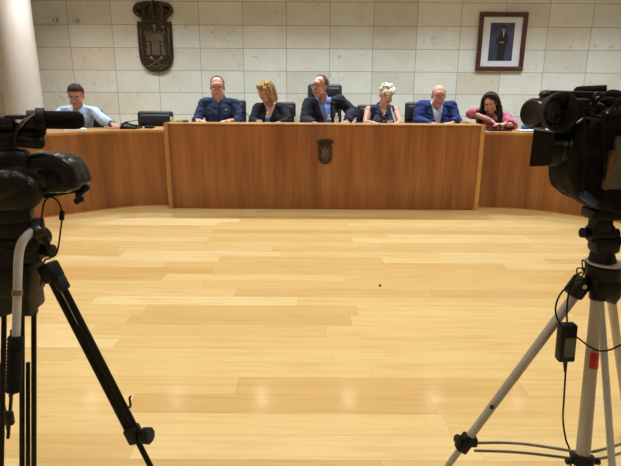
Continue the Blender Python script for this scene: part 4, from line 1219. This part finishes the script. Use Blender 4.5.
# spreader rods and hub
b = MB()
hub = at(581, 459, 1.315)
for dyp in (0, 9):
    b.tube([at(474, 443+dyp*.85, 1.42), at(520, 443.5+dyp, 1.38), at(578, 452+dyp*.8, 1.32)], .0042, 8, smooth=5)
    b.tube([at(592, 452+dyp*.8, 1.33), at(608, 448+dyp, 1.38), at(634, 440+dyp, 1.5)], .0042, 8, smooth=5)
b.build('spreader_rod', plain('dull_grey_rod', (112, 106, 100), .45, .25), tr2)
b = MB().lathe([(.021, -.016), (.031, -.014), (.033, 0), (.031, .014), (.021, .016), (.021, -.016)], Matrix.Translation(aB.lerp(mB, .937)) @ frame_z(mB-aB), 28)
for k in (-1, 1): b.cyl(hub+V((k*.034, -.01, 0)), hub+V((k*.05, -.01, .0)), .01, seg=12, bev=.002)
b.build('spreader_hub', M['black_plastic'], tr2)
# head
b = MB(); b.box(Rr(601, 213), (.085, .07, .03), bev=.006).box(Rr(600, 226), (.055, .05, .06), bev=.012).cyl(Rr(588, 233), Rr(612, 232), .026, seg=24, bev=.004)
b.box(Rr(604, 244), (.075, .06, .05), bev=.014).cyl(Rr(602, 262), Rr(602, 248), .038, .03, seg=28, bev=.004); b.build('tripod_head', M['black_plastic'], tr2)
b = MB().lathe([(0, 0), (.012, 0), (.015, .006), (.015, .02), (0, .024)], Matrix.Translation(Rr(588, 233)) @ frame_z(V((-1, -.2, .1))), 12); b.build('pan_knob', M['black_plastic'], tr2)
b = MB().tube([Rr(610, 234), Rr(618, 233)], .014, 12); b.lathe([(0, 0), (.016, 0), (.018, .01), (.014, .026), (0, .028)], Matrix.Translation(Rr(611, 240)) @ frame_z(V((1, -.3, -.1))), 12); b.build('tilt_knob', M['black_plastic'], tr2)
# wire loop with hanging adapter and cables
wl = tag(MB().tube([Rr(577, 275), Rr(577, 269), Rr(581, 268), Rr(584, 271), Rr(582, 264), Rr(583, 260), Rr(585.5, 263), Rr(584, 272), Rr(580, 281)], .0022, 8, smooth=6).build('wire_loop', M['black_metal']), 'small wire carabiner loop on top of the silver tripod leg', 'hook')
ad = thing('power_adapter', 'black power adapter box hanging from the silver tripod', 'power adapter', tuple(Rr(566, 363, -.06)))
ac = Rr(566, 342, -.06)
MB().box(ac, (.048, .034, .118), Matrix.Rotation(radians(-3), 3, 'Y'), bev=.006).build('adapter_body', M['black_plastic'], ad)
MB().box(ac+V((.004, -.0176, -.01)), (.03, .001, .06), Matrix.Rotation(radians(-3), 3, 'Y')).build('rating_label', M['grey_panel'], ad)
b = MB().tube([Rr(567, 322, -.06), Rr(567, 308, -.06), Rr(569, 292, -.05), Rr(575, 277, -.04), Rr(582, 272, -.03)], .0026, 8, smooth=6); b.build('upper_cord', M['rubber'], ad)
b = MB().tube([Rr(565, 362, -.06), Rr(565.5, 372, -.06), Rr(564, 398, -.06), Rr(563, 420, -.07), Rr(566, 440, -.08), Rr(570, 452, -.08), Rr(571, 480, -.08)], [.005, .0028, .0028, .0028, .0028, .0028, .0028], 8, smooth=6); b.build('lower_cord', M['rubber'], ad)
MB().cyl(Rr(565.3, 362, -.06), Rr(565.2, 372, -.06), .0065, .004, seg=12).build('strain_relief', M['black_plastic'], ad)
tag(MB().tube([Rr(573, 283, -.04), Rr(562, 292, -.07), Rr(556, 305, -.08), Rr(557, 318, -.08), Rr(566, 330, -.085), Rr(578, 338, -.085), Rr(590, 347, -.09), Rr(601, 351, -.09), Rr(612, 349, -.09), Rr(630, 340, -.08)], .0025, 8, smooth=8).build('camera_cable', M['rubber']), 'black cable looping past the power adapter to the right', 'cable')

# ------------------------------------------------------------------ right video camera in its cover
cr = thing('shoulder_video_camera', 'large black video camera with round eyecup, in a fabric cover', 'video camera', tuple(Rr(602, 208)))
def cover_outline():
    return [(566, 136), (562, 148), (560, 160), (557.5, 168), (558, 179), (562, 191), (574, 200), (590, 207), (612, 213), (640, 217), (690, 214), (690, 118), (640, 112), (612, 106), (596, 108), (586, 112), (575, 122)]
b = MB()
# fabric body: soft lofted volume between near and far outlines
def soft(outl, ys, shr, mat, name, amp=.006, vox=.008):
    bm = bmesh.new(); rings = []
    cxm = sum(p[0] for p in outl)/len(outl); cym = sum(p[1] for p in outl)/len(outl)
    for Yd, s in zip(ys, shr):
        rings.append([bm.verts.new(at(cxm+(x-cxm)*s, cym+(y-cym)*s, YR)+V((0, Yd, 0))) for x, y in outl])
    n = len(outl)
    for A, B in zip(rings, rings[1:]):
        for k in range(n): bm.faces.new((A[k], A[(k+1) % n], B[(k+1) % n], B[k]))
    bm.faces.new(rings[0]); bm.faces.new(rings[-1][::-1]); bmesh.ops.recalc_face_normals(bm, faces=bm.faces)
    m = MB(); m._new(bm)
    r = remeshed(m, vox, 3, lambda c: amp*(noise.noise(V((c.x*14, c.y*14, c.z*30)))+.4*noise.noise(c*60)))
    return finish(r, name, mat, cr)
soft(cover_outline(), (-.085, -.07, 0, .07, .085), (.9, .98, 1, .98, .9), M['cover'], 'fabric_cover')
# vertical seams, strap and navy trims
b = MB().tube([Rr(585, 115, -.09), Rr(584, 150, -.095), Rr(583, 198, -.09)], .003, 6, smooth=5).tube([Rr(603, 112, -.09), Rr(604, 160, -.096), Rr(606, 206, -.09)], .0035, 6, smooth=5)
b.build('cover_seam', M['rubber'], cr)
soft([(606, 190), (611, 186), (640, 188), (640, 212), (612, 211), (605, 205)], (-.125, -.11, -.07), (.92, 1, 1), M['navy'], 'lower_trim', .003, .005)
soft([(567, 183), (572, 186), (582, 196), (578, 200), (566, 192)], (-.1, -.09, -.06), (.9, 1, 1), M['navy'], 'front_trim', .002, .004)
soft([(608, 108), (640, 104), (640, 122), (616, 122), (608, 118)], (-.125, -.11, -.06), (.92, 1, 1), M['navy'], 'upper_trim', .003, .005)
MB().box(Rr(609.5, 170, -.092), (.022, .02, .105), Matrix.Rotation(radians(4), 3, 'Y'), bev=.008).build('hand_pad', M['tan_pad'], cr)
MB().box(Rr(625, 163, -.085), (.075, .02, .14), bev=.008).build('side_panel', M['grey_panel'], cr)
# lens with matte box to the left
la = V((-1, .42, 0)).normalized()
l0 = Rr(580, 149, -.01); AXR = Matrix.Translation(l0) @ frame_z(la)
b = MB().lathe([(0, 0), (.05, 0), (.052, .01), (.052, .03), (.047, .034), (.047, .045), (.05, .048), (.05, .07), (0, .07)], AXR, 40); b.build('lens_barrel', M['black_gloss'], cr)
b = MB()
for z in (.052, .057, .062, .067): b.lathe([(.05, z-.0015), (.0525, z-.001), (.0525, z+.001), (.05, z+.0015)], AXR, 48)
b.build('zoom_ring', M['rubber'], cr)
lo = l0+la*.068; sR = V((la.y, -la.x, 0)); 
bm = bmesh.new()
def hp(t, sx, sz, ins=0): return lo+la*(.055*t)+sR*(sx*((.09+.012*t)/2-ins))+V((0, 0, sz*((.088+.012*t)/2-ins)))
ring = lambda t, ins: [bm.verts.new(hp(t, sx, sz, ins)) for sx, sz in ((-1, -1), (1, -1), (1, 1), (-1, 1))]
r1, r2, r3, r4 = ring(0, 0), ring(1, 0), ring(1, .004), ring(0, .02)
for A, B in ((r1, r2), (r2, r3), (r3, r4)):
    for k in range(4): bm.faces.new((A[k], A[(k+1) % 4], B[(k+1) % 4], B[k]))
bm.faces.new(r4); bm.faces.new(r1[::-1])
bmesh.ops.recalc_face_normals(bm, faces=bm.faces); bmesh.ops.bevel(bm, geom=bm.edges[:], offset=.003, segments=2, affect='EDGES')
o = finish(bm, 'lens_hood', M['black_plastic'], cr)
for pl in o.data.polygons: pl.use_smooth = False
MB().lathe([(0, 0), (.038, 0), (.03, .006), (0, .01)], Matrix.Translation(lo+la*.012) @ frame_z(la), 32).build('front_lens', M['lens'], cr)
# big round eyecup and viewfinder tube: axis from far left end to the near right opening
ec = Rr(561.5, 112, -.06); ef = Rr(535, 111.5, .05); ea = (ec-ef).normalized(); el = (ec-ef).length
ea = V((.17, -.98, .02)).normalized()
XE = Matrix.Translation(ec-ea*el) @ frame_z(ea)
b = MB().lathe([(0, el*.3), (.040, el*.3), (.043, el*.6), (.044, el*.8), (.0515, el*.9), (.0525, el), (.050, el*1.02), (.043, el*.97), (.038, el*.75), (0, el*.7)], XE, 48)
b.build('eyecup', plain('grey_rubber', (40, 36, 38), .7, spec=.3), cr)
MB().lathe([(0, 0), (.036, 0), (.03, .008), (0, .012)], Matrix.Translation(ec-ea*el*.28) @ frame_z(ea), 32).build('eyepiece_lens', M['lens'], cr)
XF = Matrix.Translation(Rr(537, 113, .0)) @ frame_z(V((-.8, -.55, 0)).normalized())
b = MB().lathe([(0, -.04), (.028, -.04), (.034, -.02), (.037, .0), (.037, .02), (.033, .028), (.026, .026), (0, .02)], XF, 40)
b.build('viewfinder_tube', M['smoke'], cr)
b = MB()
for k in range(4): b.lathe([(.036, -.012+k*.009), (.039, -.01+k*.009), (.039, -.008+k*.009), (.036, -.006+k*.009)], XF, 40)
b.build('viewfinder_ring', M['rubber'], cr)
b = MB().bar(Rr(548, 98, -.02), Rr(640, 101, -.02), .03, .04, .006).box(Rr(588, 112, -.03), (.07, .06, .05), bev=.015).box(Rr(575, 104, -.03), (.06, .05, .03), bev=.01)
b.bar(Rr(560, 130, -.0), Rr(590, 124, -.0), .05, .03, .008); b.build('carry_handle', M['black_plastic'], cr)
m0, m1 = Rr(573, 93.5, .03), Rr(606, 92, .0)
b = MB().lathe([(0, 0), (.01, .001), (.017, .006), (.0185, .016), (.0185, (m1-m0).length), (0, (m1-m0).length)], Matrix.Translation(m0) @ frame_z(m1-m0), 28); b.build('microphone_windshield', M['foam'], cr)
b = MB()
for k, (pts_) in enumerate(([(593, 104), (594, 97), (598, 93), (604, 94), (612, 91), (630, 94)], [(594, 110), (598, 100), (605, 98), (614, 100), (618, 106), (614, 113), (606, 114)], [(590, 108), (592, 114), (598, 117), (606, 115), (612, 109), (618, 100), (628, 97)], [(577, 124), (586, 118), (598, 120), (610, 116), (622, 110)])):
    b.tube([Rr(x, y, -.07-.004*k) for x, y in pts_], .0042, 8, smooth=6)
b.build('cable_bundle', M['black_gloss'], cr)
MB().ell(Rr(546, 94.5, -.0), (.018, .02, .012)).build('viewfinder_knob', M['smoke'], cr)
MB().box(Rr(596, 100, -.06), (.016, .016, .02), bev=.004).build('cable_connector', M['chrome'], cr)

# tiny black scrap on the floor
p = at(380, 286.5, 3.2)
tag(MB().ell((p.x, 3.22, .006), (.007, .006, .006)).tube([(p.x, 3.22, .006), (p.x+.006, 3.23, .008), (p.x+.011, 3.225, .005)], .003, 6).build('floor_scrap', M['rubber']), 'tiny black scrap lying on the wood floor', 'scrap')

# ------------------------------------------------------------------ light
def spot(x, y, power, size, blend, col, rad=.07):
    l = bpy.data.lights.new('downlight', 'SPOT'); l.energy = power; l.spot_size = radians(size); l.spot_blend = blend; l.color = col; l.shadow_soft_size = rad
    o = bpy.data.objects.new('downlight_lamp', l); COL.objects.link(o); o.location = (x, y, ZC-.03)
    f = MB().lathe([(.075, 0), (.095, 0), (.095, -.012), (.075, -.012), (.075, 0)], Matrix.Translation((x, y, ZC)), 28).build('ceiling_downlight', M['white_plastic'])
    MB().cyl((x, y, ZC-.006), (x, y, ZC-.001), .074, seg=28).build('lamp_lens', M['lamp'], f)
    tag(f, 'round white recessed downlight ring in the ceiling', 'downlight', 'recessed ceiling downlights')
lm, nt, b = new_mat('lit_lamp_lens'); b.inputs['Emission Color'].default_value = (1, .96, .88, 1); b.inputs['Emission Strength'].default_value = 25; M['lamp'] = lm
warm, soft_w = (.95, .96, .87), (.84, .95, 1)
for x in (-3.1, -1.88, -.67, .55, 1.75, 2.95, 4.1): spot(x, 6.5, 195 if abs(x) < 2.2 else 165, 118, 1., (.96, .93, .9) if x < -2.5 else (.78, .9, 1) if x > 2.5 else soft_w)
for y in (1.9, 3.9):
    for x in (-3.2, -1.6, 0, 1.6, 3.2): spot(x, y, 98, 128, .9, warm, .1)
for x in (-2.4, 0, 2.4): spot(x, -.9, 45, 128, .9, warm, .1)  # added fill row behind the camera, brightens the silver tripod parts

wd = bpy.data.worlds.new('sky'); SC.world = wd; wd.use_nodes = True
nt = wd.node_tree; bg = nt.nodes['Background']
sky = nt.nodes.new('ShaderNodeTexSky'); sky.sky_type = 'NISHITA'; sky.sun_disc = False; sky.sun_elevation = radians(30); sky.sun_rotation = radians(200)
nt.links.new(sky.outputs[0], bg.inputs[0]); bg.inputs[1].default_value = .25

SC.view_settings.view_transform = 'Standard'; SC.view_settings.look = 'None'; SC.view_settings.gamma = 1; SC.view_settings.exposure = 0.0
SC.view_settings.use_curve_mapping = False
